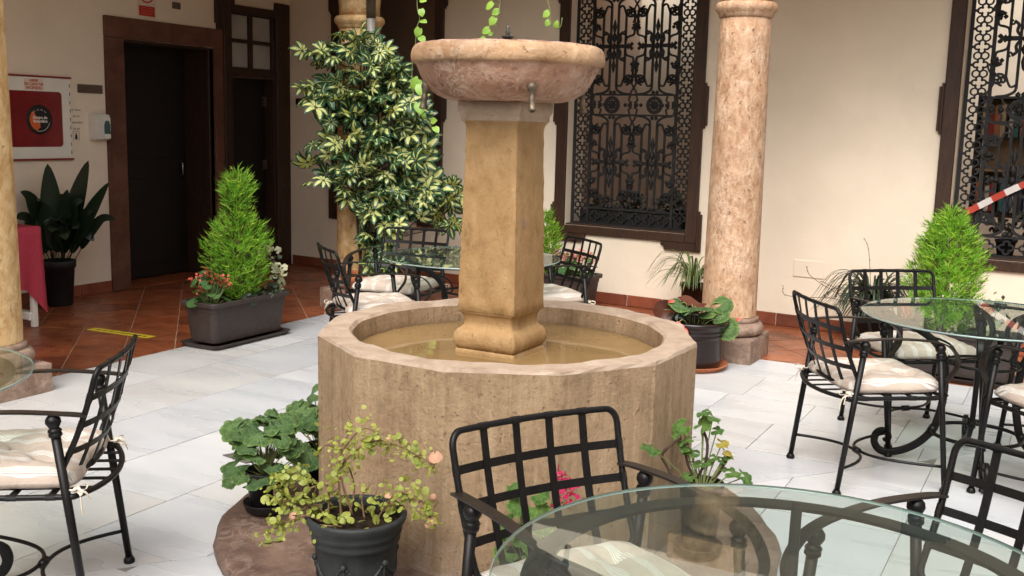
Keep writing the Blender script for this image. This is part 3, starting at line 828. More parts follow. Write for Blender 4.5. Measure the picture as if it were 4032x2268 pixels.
m_ = MB(); m_.add([(-.10, -.03, -.06), (.10, -.03, -.06), (.10, .03, -.06), (-.10, .03, -.06), (-.125, -.04, .07), (.125, -.04, .07), (.125, .04, .07), (-.125, .04, .07)], [(3, 2, 1, 0), (4, 5, 6, 7), (0, 1, 5, 4), (1, 2, 6, 5), (2, 3, 7, 6), (3, 0, 4, 7)])
m_.obj('housing', 'lamp_grey', t_); MB().tube([(0, .04, 0), (0, .25, .02)], .012, 8).obj('arm', 'black_iron', t_)
MB().bbox((-.095, -.045, -.05), (.095, -.031, .055), .003).obj('lens', 'frosted_pane', t_)

# bookcase with books behind the last window
bc = nth('bookcase', 'open pale wood bookcase seen through the ironwork of the last window', 'bookcase', 7.25, 1.05, 0)
for z in (.95, 1.29, 1.54, 1.86):
    MB().bbox((-.62, -.12, z - .011), (.62, .12, z + .011), .002).obj('shelf', 'shelf_wood' if z == 1.29 else 'black_wood', bc)
for x in (-.63, .63): MB().bbox((x - .012, -.125, .0), (x + .012, .125, 1.9), .002).obj('side_panel', 'black_wood', bc)
MB().bbox((-.615, .121, .9), (.615, .133, 1.88), .002).obj('back_panel', 'shelf_wood', bc)
bkn = 0
prevk = {0: 'side panel', 1: 'side panel'}; seenl = set()
tints = ['red', 'teal', 'cream', 'blue', 'orange', 'black', 'white', 'mauve']
for zi, z in enumerate((.962, 1.552)):
    x = -.60
    while x < .56:
        w = rnd.uniform(.022, .045); h = rnd.uniform(.2, .27); k = rnd.randrange(8)
        if tints[k] == prevk[zi]: k = (k + 3) % 8
        lab = '%s spined book next to the %s on the %s shelf behind the last grille' % (tints[k], prevk[zi] + (' one' if prevk[zi] != 'side panel' else ''), ('lower', 'upper')[zi])
        while lab in seenl:
            k = (k + 1) % 8
            lab = '%s spined book next to the %s on the %s shelf behind the last grille' % (tints[k], prevk[zi] + (' one' if prevk[zi] != 'side panel' else ''), ('lower', 'upper')[zi])
        seenl.add(lab); prevk[zi] = tints[k]
        p = Matrix.Translation(NLOC) @ Matrix.Rotation(NROT, 4, 'Z') @ Vector((7.25 + x + w / 2, 1.0, z))
        mb = MB(); mb.bbox((-w / 2, -.075, 0), (w / 2, .075, h), .003); mb.box((-w / 2 + .003, -.07, h), (w / 2 - .003, .07, h + .001), 1)
        o = mb.obj('book', ['book_cover_%d' % k, 'paper']); o.location = p; o.rotation_euler = (0, 0, NROT)
        o['label'] = lab; o['category'] = 'book'; o['group'] = 'books on the bookcase'
        x += w + rnd.choice((.002, .002, .01, .03)); bkn += 1
# white carafe-like jars on the middle shelf
for x, s_, w_ in ((-.22, 'narrower', .045), (.02, 'wider', .06)):
    p = Matrix.Translation(NLOC) @ Matrix.Rotation(NROT, 4, 'Z') @ Vector((7.25 + x, 1.0, 1.302))
    o = MB().lathe([(w_, 0), (w_, .12), (w_ * .75, .17), (w_ * .6, .2)], 16).obj('jar', 'white_plastic'); o.location = p
    o['label'] = '%s white jar on the pale middle shelf behind the last grille' % s_; o['category'] = 'jar'
# barrier tape across the last window
p0 = Matrix.Translation(NLOC) @ Matrix.Rotation(NROT, 4, 'Z') @ Vector((6.73, .045, 1.0))
tp = MB()
pts = [(k * .06, .006 * math.sin(k * .8), k * .06 * .02 * math.sin(k * .4)) for k in range(22)]
tp.flat(pts, .046, .0012, (0, 1, 0)); 
o = tp.obj('barrier_tape', 'barrier_tape'); o.location = p0; o.rotation_euler = (0, -R(31), NROT); 
o['label'] = 'red and white barrier tape slanting across the last window grille'; o['category'] = 'tape'

# ------------------------------------------------------------------ doors on the west wall
XW = -7.46
d = thing('stone_doorway', 'reddish stone doorway with black door ajar beside the soap dispenser', 'door')
s1 = MB(); s1.bbox((XW - .10, 6.30, 0.001), (XW + .03, 6.496, 2.206), .006); s1.obj('jamb', 'door_stone', d)
s1 = MB(); s1.bbox((XW - .43, 7.578, 0.001), (XW + .03, 7.69, 2.206), .006); s1.obj('jamb', 'door_stone', d)
s1 = MB(); s1.bbox((XW - .43, 6.30, 2.207), (XW + .03, 7.05, 2.384), .006); s1.obj('lintel_stone', 'door_stone', d)
s1 = MB(); s1.bbox((XW - .43, 7.053, 2.207), (XW + .03, 7.69, 2.384), .006); s1.obj('lintel_stone', 'door_stone', d)
# dark wooden lining of the reveal
MB().bbox((XW - .42, 7.555, .001), (XW - .035, 7.5775, 2.2), .004).obj('reveal_lining', 'dark_wood', d)
MB().bbox((XW - .42, 6.50, 2.18), (XW - .035, 7.55, 2.2055), .004).obj('head_lining', 'dark_wood', d)
MB().bbox((XW - .43, 6.497, -.02), (XW - .001, 7.577, .004), .003).obj('threshold', 'terracotta_floor', d)
lf = MB(); lf.bbox((XW - .40, 6.503, .012), (XW - .355, 7.55, 2.178), .005)
lfo = lf.obj('door', 'black_wood', d)
for z0, z1 in ((.15, .95), (1.15, 2.05)):
    MB().bbox((XW - .3545, 6.62, z0), (XW - .345, 7.40, z1), .006).obj('panel', 'black_wood', lfo)
hd = MB(); hd.bbox((XW - .3545, 7.455, .955), (XW - .348, 7.505, 1.12), .003); hd.obj('lock_plate', 'black_iron', lfo)
hd = MB(); hd.tube([(XW - .348, 7.47, .975), (XW - .318, 7.47, .985), (XW - .318, 7.47, 1.095), (XW - .348, 7.47, 1.105)], .007, 6); hd.obj('handle', 'steel', lfo)

d = thing('wooden_doorway', 'dark wooden doorway with four panes above the door, in the corner', 'door')
fr = MB(); x0, x1 = XW + .001, XW + .045
fr.bbox((x0, 7.692, .001), (x1, 7.80, 2.64), .006); fr.bbox((x0, 8.44, .001), (x1, 8.55, 2.64), .006)
fr.bbox((x0, 7.80, 2.565), (x1 - .001, 8.44, 2.64), .006)
fr.bbox((x0, 7.62, 2.386), (x1 - .002, 7.692, 2.72), .006); fr.bbox((x0, 7.60, 2.44), (x1 - .003, 7.62, 2.72), .004)
fr.bbox((x0, 8.44, 2.64), (x1 - .002, 8.58, 2.72), .006); fr.bbox((x0, 7.692, 2.64), (x1 - .002, 7.85, 2.72), .006)
fr.bbox((x0, 8.55, .001), (x1 - .012, 8.66, 2.72), .006)
fr.obj('frame', 'dark_wood', d)
tr = MB(); xt = XW - .03
for (y0, y1, z0, z1) in ((7.80, 8.44, 1.955, 2.045), (7.80, 8.44, 2.555, 2.566), (7.80, 7.815, 2.045, 2.555), (8.425, 8.44, 2.045, 2.555), (8.095, 8.145, 2.045, 2.555), (7.815, 8.095, 2.285, 2.32), (8.145, 8.425, 2.285, 2.32)):
    tr.bbox((xt - .04, y0, z0), (xt + .025, y1, z1), .004)
tro = tr.obj('transom_window', 'dark_wood', d)
for y0, y1 in ((7.815, 8.095), (8.145, 8.425)):
    for z0, z1 in ((2.045, 2.285), (2.32, 2.555)):
        MB().bbox((xt - .012, y0 + .001, z0 + .001), (xt - .006, y1 - .001, z1 - .001), .001).obj('pane', 'frosted_pane', tro)
MB().bbox((XW - .43, 8.4405, .001), (XW, 8.4895, 2.6), .004).obj('reveal_lining', 'dark_wood', d)
MB().bbox((XW - .43, 7.7505, .001), (XW, 7.7995, 2.6), .004).obj('reveal_lining', 'dark_wood', d)
MB().bbox((XW - .43, 7.80, -.02), (XW - .001, 8.44, .004), .003).obj('threshold', 'terracotta_floor', d)
lf = MB(); lf.bbox((XW - .16, 7.805, .012), (XW - .115, 8.435, 1.95), .005); lfo = lf.obj('door', 'black_wood', d)
for z0, z1 in ((.14, .88), (1.05, 1.84)):
    MB().bbox((XW - .1145, 7.90, z0), (XW - .106, 8.33, z1), .006).obj('panel', 'black_wood', lfo)
for z in (.42, 1.07, 1.72):
    hg = MB(); hg.tube([(XW - .105, 8.425, z - .05), (XW - .105, 8.425, z + .05)], .009, 8)
    for k in (-1, 0, 1): hg.bbox((XW - .1148, 8.385, z + k * .035 - .012), (XW - .111, 8.42, z + k * .035 + .012), .001)
    hg.obj('hinge', 'bronze_plate', lfo)
MB().bbox((XW - .11, 7.80, 1.945), (XW + .02, 8.44, 1.9545), .002).obj('drip_rail', 'bronze_plate', d)

# ------------------------------------------------------------------ things on the west wall
def wt(name, label, cat, y, z, group=None): return thing(name, label, cat, (XW, y, z), PI / 2, group)   # local x = +Y world, local -y = towards the room
t_ = wt('fire_hose_cabinet', 'white fire hose cabinet with round emblem on dark red window', 'fire cabinet', 5.61, 1.505)
MB().bbox((-.325, -.022, -.325), (.325, -.001, .325), .004).obj('door', 'white_metal', t_)
MB().bbox((-.33, -.03, .3255), (.33, -.001, .339), .002).obj('red_edge', 'red_paint', t_)
MB().bbox((-.33, -.03, -.339), (.33, -.001, -.3255), .002).obj('red_edge', 'red_paint', t_)
def rrect(w, h, r, n=5):
    out = []
    for cx, cz, a0 in ((w - r, h - r, 0), (-w + r, h - r, 90), (-w + r, -h + r, 180), (w - r, -h + r, 270)):
        for k in range(n + 1): a = R(a0 + 90 * k / n); out.append((cx + r * math.cos(a), cz + r * math.sin(a)))
    return out
RX = Matrix.Rotation(PI / 2, 4, 'X')   # xy-plane -> xz-plane facing -y
pn = MB(); pn.prism(rrect(.262, .222, .03), .0221, .0235, 0, Matrix.Translation((-.03, 0, -.008)) @ RX)
wo_ = pn.obj('window', 'red_panel', t_)
for r_ in (.19, .165):
    MB().tube([(-.012 - .0 + r_ * math.cos(R(a)), -.0236, -.012 + r_ * math.sin(R(a))) for a in range(0, 360, 15)], .0016, 4, True).obj('moulded_ring', 'red_panel', wo_)
dk = MB(); dk.lathe([(.118, .0236), (.118, .029), (.112, .031), (.098, .0312)], 32, 0, True, Matrix.Translation((.012, 0, -.012)) @ RX); dk.obj('emblem', 'black_plastic', wo_)
sec = [(0.0, 0.0)] + [(.092 * math.cos(R(a)), .092 * math.sin(R(a))) for a in range(120, 246, 9)]
og = MB(); og.prism([(.0, -.02), (.005, -.06)] + [(.092 * math.cos(R(a)), .092 * math.sin(R(a))) for a in range(250, 128, -10)], .0313, .0319, 0, Matrix.Translation((.012, 0, -.012)) @ RX); og.obj('orange_patch', 'orange_print', wo_)
MB().tube([(.012 + .092 * math.cos(R(a)), -.0318, -.012 + .092 * math.sin(R(a))) for a in range(250, 350, 8)], .002, 4).obj('arc_line', 'white_print', wo_)
text('Grupo de', .034, 'white_print', wo_, (.014, -.0326, .005), (PI / 2, 0, 0), bold=.001)
text('Incendios', .034, 'white_print', wo_, (.016, -.0326, -.024), (PI / 2, 0, 0), bold=.001)
for k, ch in enumerate('952 30 70 90'):
    a = R(140 - k * 8.5)
    text(ch, .016, 'white_print', wo_, (.012 + .079 * math.cos(a), -.0326, -.012 + .079 * math.sin(a)), (PI / 2, -(a - PI / 2), 0))
for k in range(9):
    MB().bbox((.308, -.0235, -.29 + k * .068), (.3145, -.0222, -.262 + k * .068), .0005).obj('slot', 'black_plastic', t_)
st = MB(); st.bbox((-.11, -.0236, .222), (.065, -.0224, .312), .0004); so = st.obj('sticker', 'paper', t_)
for k, s_ in enumerate(('ABRIR', 'EN CASO DE', 'INCENDIO')):
    text(s_, .030, 'red_print', so, (-.022, -.0242, .297 - k * .029), (PI / 2, 0, 0), bold=.0008)

t_ = wt('name_plate', 'narrow bronze name plate between fire cabinet and doorway', 'plate', 6.142, 1.758)
MB().bbox((-.126, -.012, -.036), (.126, -.0005, .036), .004).obj('plate', 'bronze_plate', t_)
t_ = wt('soap_dispenser', 'white soap dispenser with teal window beside the doorway', 'dispenser', 6.195, 1.44)
sd_ = MB()
prof = [(-.115, .05), (-.10, .085), (-.02, .10), (.07, .10), (.105, .085), (.115, .04)]
for k in range(len(prof) - 1):
    (z0, y0), (z1, y1) = prof[k], prof[k + 1]
    w0 = .078 - (.012 if k == 0 else 0); w1 = .078 - (.012 if k == len(prof) - 2 else 0)
    sd_.add([(-w0, 0, z0), (w0, 0, z0), (w1, 0, z1), (-w1, 0, z1), (-w0 * .86, -y0, z0), (w0 * .86, -y0, z0), (w1 * .86, -y1, z1), (-w1 * .86, -y1, z1)],
            [(4, 5, 6, 7), (0, 4, 7, 3), (5, 1, 2, 6)] + ([(0, 1, 5, 4)] if k == 0 else []) + ([(7, 6, 2, 3)] if k == len(prof) - 2 else []))
sd_.obj('body', 'white_plastic', t_)
tw = MB(); tw.prism([(-.028, -.055), (.028, -.055), (.03, .02), (.015, .055), (-.015, .055), (-.03, .02)], .0995, .105, 0, Matrix.Translation((.03, 0, -.0)) @ RX); tw.obj('level_window', 'teal_plastic', t_)
MB().bbox((.0, -.112, -.095), (.06, -.095, -.058), .004).obj('push_lever', 'white_metal', t_)
t_ = wt('paper_notice', 'white paper notice about hand gel taped beside the fire cabinet', 'notice', 5.987, 1.44)
MB().bbox((-.052, -.0022, -.135), (.075, -.0004, .165), .0003).obj('sheet', 'plaster', t_)
for k, s_ in enumerate(('Por favor,', 'use el', 'dispensador', 'de gel')):
    text(s_, .027, 'lamp_grey', t_, (.005, -.0028, .14 - k * .052), (PI / 2, 0, 0))
MB().tube([(-.03, -.003, -.11), (.03, -.003, -.11), (.03, -.003, -.04), (-.03, -.003, -.04)], .002, 4, True).obj('picture_border', 'lamp_grey', t_)
MB().prism([(-.012, -.105), (.012, -.105), (.012, -.075), (.005, -.065), (.005, -.05), (-.005, -.05), (-.005, -.065), (-.012, -.075)], .0023, .003, 0, RX).obj('bottle_picture', 'black_plastic', t_)
t_ = wt('prohibition_sign', 'white sign with red ring and red caption above the stone doorway', 'sign', 6.78, 2.55)
MB().bbox((-.105, -.006, -.148), (.105, -.0005, .20), .001).obj('board', 'paper', t_)
MB().tube([(.085 * math.cos(R(a)), -.0066, .075 + .085 * math.sin(R(a))) for a in range(0, 360, 12)], .0075, 5, True).obj('red_ring', 'red_print', t_)
for x in (-.035, -.005, .03): MB().tube([(x, -.0066, .045), (x - .004, -.0066, .10)], .004, 4).obj('pictogram_stroke', 'lamp_grey', t_)
MB().bbox((-.09, -.0072, -.130), (.09, -.0061, -.042), .0003).obj('caption_field', 'red_print', t_)
for k in range(5): MB().bbox((-.07 + .004 * (k % 2), -.0078, -.06 - k * .014), (.07 - .02 * (k == 4), -.0073, -.055 - k * .014), .0002).obj('caption_line', 'coral_petal', t_)
t_ = wt('small_plate', 'small plate on the wall above the stone doorway near the frame', 'plate', 7.13, 2.55)
MB().bbox((-.05, -.006, -.03), (.05, -.0005, .03), .001).obj('plate', 'bronze_plate', t_)
# access covers on the gallery wall
def ncover(label, u, z, w, h, mat='plaster'):
    t_ = nth('access_cover', label, 'cover', u, 0, z); MB().bbox((-w / 2, -.008, -h / 2), (w / 2, -.0005, h / 2), .003).obj('lid', mat, t_)
ncover('painted access cover low on the wall beside the mottled column', 5.63, .48, .25, .135)
ncover('painted access cover low on the wall beside the wooden doorway', .13, .47, .16, .16)
ncover('painted access cover low on the wall nearer the window behind the plant', .42, .47, .18, .17)
t_ = nth('name_plate', 'dark name plate on the corner wall beside the climbing plant', 'plate', .19, 0, 1.733)
MB().bbox((-.11, -.012, -.034), (.11, -.0005, .034), .004).obj('plate', 'black_plastic', t_)

# ------------------------------------------------------------------ columns
def column(x, y, label, mat, h=.235):
    c = thing('column', label, 'column', (x, y, 0), 0, 'stone columns of the arcade', 'thing')
    # weathered plinth block: subdivided box with worn edges
    b = MB(); n = 8
    def pt(u, v, w):
        px_, py_, pz = (u * 2 - 1) * h, (v * 2 - 1) * h, w * .165
        e = sum(1 for k in (abs(u * 2 - 1), abs(v * 2 - 1)) if k > .95) + (w > .95)
        q = .004 * math.sin(px_ * 50 + pz * 70 + x * 9) * math.cos(py_ * 43 + x)
        s_ = 1 - (.018 if e >= 2 else 0) + q
        return (px_ * s_, py_ * s_, pz - (.004 if e >= 2 and w > .95 else 0))
    grid = {}
    vs = []; fs = []
    def face(fn):
        o = len(vs)
        for i in range(n + 1):
            for j in range(n + 1): vs.append(fn(i / n, j / n))
        for i in range(n):
            for j in range(n): fs.append((o + i * (n + 1) + j, o + (i + 1) * (n + 1) + j, o + (i + 1) * (n + 1) + j + 1, o + i * (n + 1) + j + 1))
    face(lambda a, b_: pt(a, b_, 1)); face(lambda a, b_: pt(a, 0, b_)); face(lambda a, b_: pt(1 - a, 1, b_)); face(lambda a, b_: pt(0, 1 - a, b_)); face(lambda a, b_: pt(1, a, b_))
    b.add(vs, fs); b.obj('plinth', 'base_stone', c)
    tor = [(.15, .163)] + [(.192 + .05 * math.cos(R(a)), .212 + .048 * math.sin(R(a))) for a in range(-80, 85, 16)] + [(.206, .262), (.206, .285), (.188, .292), (.15, .293)]
    MB().lathe(tor, 36).obj('base_moulding', 'base_stone', c)
    sh = [(.188, .293)] + [(.186 - .020 * (k / 12) ** 1.3, .30 + (2.30 - .30) * k / 12) for k in range(13)]
    MB().lathe(sh, 40).obj('shaft', mat, c)
    nk = [(.16, 2.285), (.176, 2.29), (.178, 2.305), (.188, 2.318), (.202, 2.335), (.206, 2.352), (.202, 2.372), (.188, 2.385), (.17, 2.388)]
    MB().lathe(nk, 36).obj('neck_ring', 'column_ochre' if mat != 'column_marble' else 'column_marble', c)
    ca = [(.165, 2.388), (.166, 2.47), (.175, 2.55), (.215, 2.62), (.235, 2.64), (.235, 2.67), (.225, 2.70)]
    MB().lathe(ca, 36).obj('capital', 'column_ochre', c)
    MB().bbox((-.27, -.27, 2.70), (.27, .27, 2.9), .012).obj('abacus', 'column_ochre', c)
    return c
column(-2.075, 6.97, 'mottled pink marble column with white veins beside the glazed brown pot', 'column_marble')
column(-5.31, 7.045, 'ochre stone column wrapped by the variegated climbing plant', 'column_ochre')
column(-5.225, 3.555, 'pale yellow stone column cut by the photo edge beside the red cloth', 'column_ochre')
pp = thing('drainpipe', 'grey downpipe with brown upper sleeve in front of the ochre column', 'pipe', (-5.10, 6.915, 0))
MB().tube([(0, 0, .01), (0, 0, 2.38)], .033, 12).obj('pipe', 'pipe_grey', pp)
MB().tube([(0, 0, 2.36), (0, 0, 5.5)], .038, 12).obj('sleeve', 'pipe_brown', pp)
for z in (1.3, 2.12): MB().tube([(0, 0, z - .012), (0, 0, z + .012)], .037, 12).obj('bracket', 'pipe_grey', pp)

# ------------------------------------------------------------------ fountain
fo = thing('fountain', 'stone fountain with twelve sided basin and tall pillar bearing a round bowl', 'fountain')
pc = (-1.86, 3.36)
vs = []
pl = MB(); n = 72
for (rr, z) in ((1.05, .0), (1.055, .035), (1.035, .055), (.2, .056)):
    for i in range(n):
        a = 2 * PI * i / n; q = 1 + .006 * math.sin(7 * a) + .004 * math.sin(19 * a + 1) + (.003 * math.sin(31 * a) if rr > .9 else 0)
        vs.append((pc[0] + rr * q * math.cos(a), pc[1] + rr * q * math.sin(a), z + .002 * math.sin(11 * a)))
fs = [(j * n + i, j * n + (i + 1) % n, (j + 1) * n + (i + 1) % n, (j + 1) * n + i) for j in range(3) for i in range(n)] + [tuple(3 * n + i for i in range(n))]
pl.add(vs, fs, 0, True)
pl.obj('plinth', 'plinth_stone', fo)
# basin: twelve faced outside, round inside
FX, FY, RO, RI, ZR = -1.908, 3.487, .728, .598, .768
A0 = R(12.5)
nseg = 72
def dode(a, rad):
    k = (a - A0) % (PI / 6) - PI / 12
    return rad * math.cos(PI / 12) / math.cos(k)
angs = sorted([2 * PI * i / nseg + A0 for i in range(nseg)])
ring = lambda fr_, z: [(FX + fr_(a) * math.cos(a), FY + fr_(a) * math.sin(a), z(a) if callable(z) else z) for a in angs]
chip = lambda a: ZR + .0025 * math.sin(9 * a) + .002 * math.sin(23 * a + 2)
b = MB()
rows = [ring(lambda a: dode(a, RO), .05), ring(lambda a: dode(a, RO) + .001 * math.sin(40 * a), .25), ring(lambda a: dode(a, RO), .5), ring(lambda a: dode(a, RO) + .0015 * math.sin(31 * a), ZR - .012)]
vs = sum(rows, []); n = nseg
b.add(vs, [(j * n + i, j * n + (i + 1) % n, (j + 1) * n + (i + 1) % n, (j + 1) * n + i) for j in range(3) for i in range(n)])
rows = [ring(lambda a: RI - .012, .30), ring(lambda a: RI - .006 + .002 * math.sin(13 * a), ZR - .05), ring(lambda a: RI + .003 * math.sin(17 * a), ZR - .012)]
b.add(sum(rows, []), [(j * n + i, (j + 1) * n + i, (j + 1) * n + (i + 1) % n, j * n + (i + 1) % n) for j in range(2) for i in range(n)], 0, True)
b.obj('basin', 'travertine', fo)
b = MB()
rows = [ring(lambda a: dode(a, RO) + .0015 * math.sin(31 * a), ZR - .012), ring(lambda a: dode(a, RO) - .004 + .002 * math.sin(37 * a), chip), ring(lambda a: RI + .012 + .003 * math.sin(17 * a), chip), ring(lambda a: RI + .003 * math.sin(17 * a), ZR - .012)]
b.add(sum(rows, []), [(j * n + i, j * n + (i + 1) % n, (j + 1) * n + (i + 1) % n, (j + 1) * n + i) for j in range(3) for i in range(n)])
b.obj('rim', 'travertine_rim', fo)
wtr = MB(); wtr.add([(FX + (RI - .004) * math.cos(a), FY + (RI - .004) * math.sin(a), .683) for a in angs], [tuple(range(n))])
link('fountain_water', wtr.mesh('fountain_water', ['murky_water']), kind='structure')
# square pillar, axis aligned, tapering
px_, py_ = -1.935, 3.475
def sqlathe(mb, prof, rc=.10, nn=6, worn=.0):
    vs = []
    cs = []
    for (cxs_, cys, a0) in ((1, 1, 0), (-1, 1, 90), (-1, -1, 180), (1, -1, 270)):
        for k in range(nn): cs.append((cxs_, cys, R(a0 + 90 * k / (nn - 1))))
    L = len(cs)
    for h_, z in prof:
        r_ = h_ * rc
        for i, (sx, sy_, a) in enumerate(cs):
            w = worn * (math.sin(z * 37 + sx * 5 + sy_) + math.sin(z * 91 + sx * 2)) * .5
            vs.append((px_ + sx * (h_ - r_ - w) + r_ * math.cos(a), py_ + sy_ * (h_ - r_ - w) + r_ * math.sin(a), z))
    fs = [(j * L + i, j * L + (i + 1) % L, (j + 1) * L + (i + 1) % L, (j + 1) * L + i) for j in range(len(prof) - 1) for i in range(L)]
    fs += [tuple(range(L))[::-1], tuple((len(prof) - 1) * L + i for i in range(L))]
    return mb.add(vs, fs, 0, True)
p = MB(); sqlathe(p, [(.13, .30), (.13, .689), (.127, .697)], .06, 5); p.obj('pedestal', 'pillar_stone', fo)
p = MB(); sqlathe(p, [(.112, .694), (.124, .699), (.133, .714), (.1365, .735), (.1335, .757), (.124, .772), (.112, .781), (.106, .790), (.105, .803), (.107, .822), (.113, .835), (.12, .842)], .07, 4, .0015); p.obj('base_moulding', 'pillar_stone', fo)
p = MB(); pr = [(.119, .841), (.1235, .846)] + [(.1235 - (.1235 - .1085) * k / 22, .85 + (1.515 - .85) * k / 22) for k in range(1, 23)] + [(.1085, 1.53), (.111, 1.545), (.117, 1.556), (.124, 1.562)]
sqlathe(p, pr, .035, 4, .0016); p.obj('shaft', 'pillar_stone', fo)
p = MB(); sqlathe(p, [(.1245, 1.5625), (.126, 1.566), (.126, 1.58), (.128, 1.586), (.133, 1.596), (.1335, 1.612), (.1335, 1.632), (.131, 1.634)], .05, 5, .0012); p.obj('abacus', 'travertine_rim', fo)
bw = MB()
bp = [(.06, 1.633), (.165, 1.634), (.205, 1.636), (.235, 1.642), (.262, 1.654), (.29, 1.674), (.313, 1.703), (.331, 1.736), (.340, 1.757), (.345, 1.766), (.353, 1.7675), (.360, 1.773), (.362, 1.79), (.361, 1.806), (.356, 1.822), (.346, 1.833), (.33, 1.839), (.31, 1.838), (.295, 1.828), (.28, 1.79), (.2, 1.73), (.02, 1.70)]
vs = []; n = 72
for r_, z in bp:
    for i in range(n):
        a = 2 * PI * i / n; q = 1 + .002 * math.sin(5 * a + z * 20) + .0015 * math.sin(17 * a + z * 60)
        vs.append((px_ + .003 + r_ * q * math.cos(a), py_ + r_ * q * math.sin(a), z + .0008 * math.sin(13 * a) + .0007 * math.sin(29 * a + z * 9)))
bw.add(vs, [(j * n + i, j * n + (i + 1) % n, (j + 1) * n + (i + 1) % n, (j + 1) * n + i) for j in range(len(bp) - 1) for i in range(n)], 0, True)
bw.m = [1 if 9 <= k // n <= 14 else 0 for k in range(len(bw.f))]
bw.obj('bowl', ['bowl_stone', 'bowl_rim_stone'], fo)
# bronze spouts under the bowl
tcam = math.atan2(-py_, -px_)
for k, da in enumerate((17, -82, 107, 190)):
    a = tcam + R(da); dx, dy = math.cos(a), math.sin(a)
    def q(r_, z): return (px_ + dx * r_, py_ + dy * r_, z)
    s_ = MB(); path = smooth_path([q(.25, 1.70), q(.292, 1.698), q(.303, 1.672), q(.307, 1.64), q(.313, 1.60)], 5)
    s_.tube(path, [.014, .016, .017, .016, .013, .012, .014, .0175, .019, .0185, .016, .013, .0105, .0105, .012, .013, .012, .0115, .0125, .0145, .015][:len(path)], 8)
    s_.sphere(q(.294, 1.704), .018, 8, 6); s_.sphere(q(.294, 1.724), .009, 6, 4); s_.tube([q(.26, 1.70), q(.285, 1.70)], .02, 8)
    sp_o = s_.obj('spout', 'brass', fo)
    m_ = MB(); m_.lathe([(.0085, -.0006), (.0085, .0004)], 10, 0, False, Matrix.Translation(q(.3145, 1.5975)) @ Vector((dx * .55, dy * .55, -1)).to_track_quat('Z', 'Y').to_matrix().to_4x4()); m_.obj('mouth', 'black_plastic', sp_o)
nz = MB(); nz.lathe([(.006, 1.72), (.006, 1.845), (.012, 1.848), (.022, 1.872), (.026, 1.874), (.018, 1.868), (.012, 1.876), (.010, 1.88)], 14, 0, True, Matrix.Translation((px_, py_, 0))); nzo = nz.obj('nozzle', 'black_plastic', fo)
nz = MB(); nz.lathe([(.006, 1.88), (.010, 1.888), (.006, 1.897), (.008, 1.905), (.003, 1.915)], 12, 0, True, Matrix.Translation((px_, py_, 0))); nz.obj('nozzle_tip', 'window_glass', nzo)
# dark stain on the pillar
st = MB(); st.prism([(.013 * math.cos(R(a)), .021 * math.sin(R(a))) for a in range(0, 360, 20)], .0, .0012, 0, Matrix.Translation((px_ + .1175, py_ - .055, 1.19)) @ Matrix.Rotation(R(90), 4, 'Y') @ Matrix.Rotation(R(90), 4, 'Z')); st.obj('stain_patch', 'base_stone', fo)
ds = MB(); ds.prism([(-.17, -.1), (.0, -.13), (.05, .0), (-.1, .05)], .0012, .005, 0, Matrix.Translation((-3.21, 3.55, 0))); o = ds.obj('drain_cover', 'lamp_grey'); o['label'] = 'dark metal drain cover in the marble paving beside the green geranium'; o['category'] = 'drain cover'

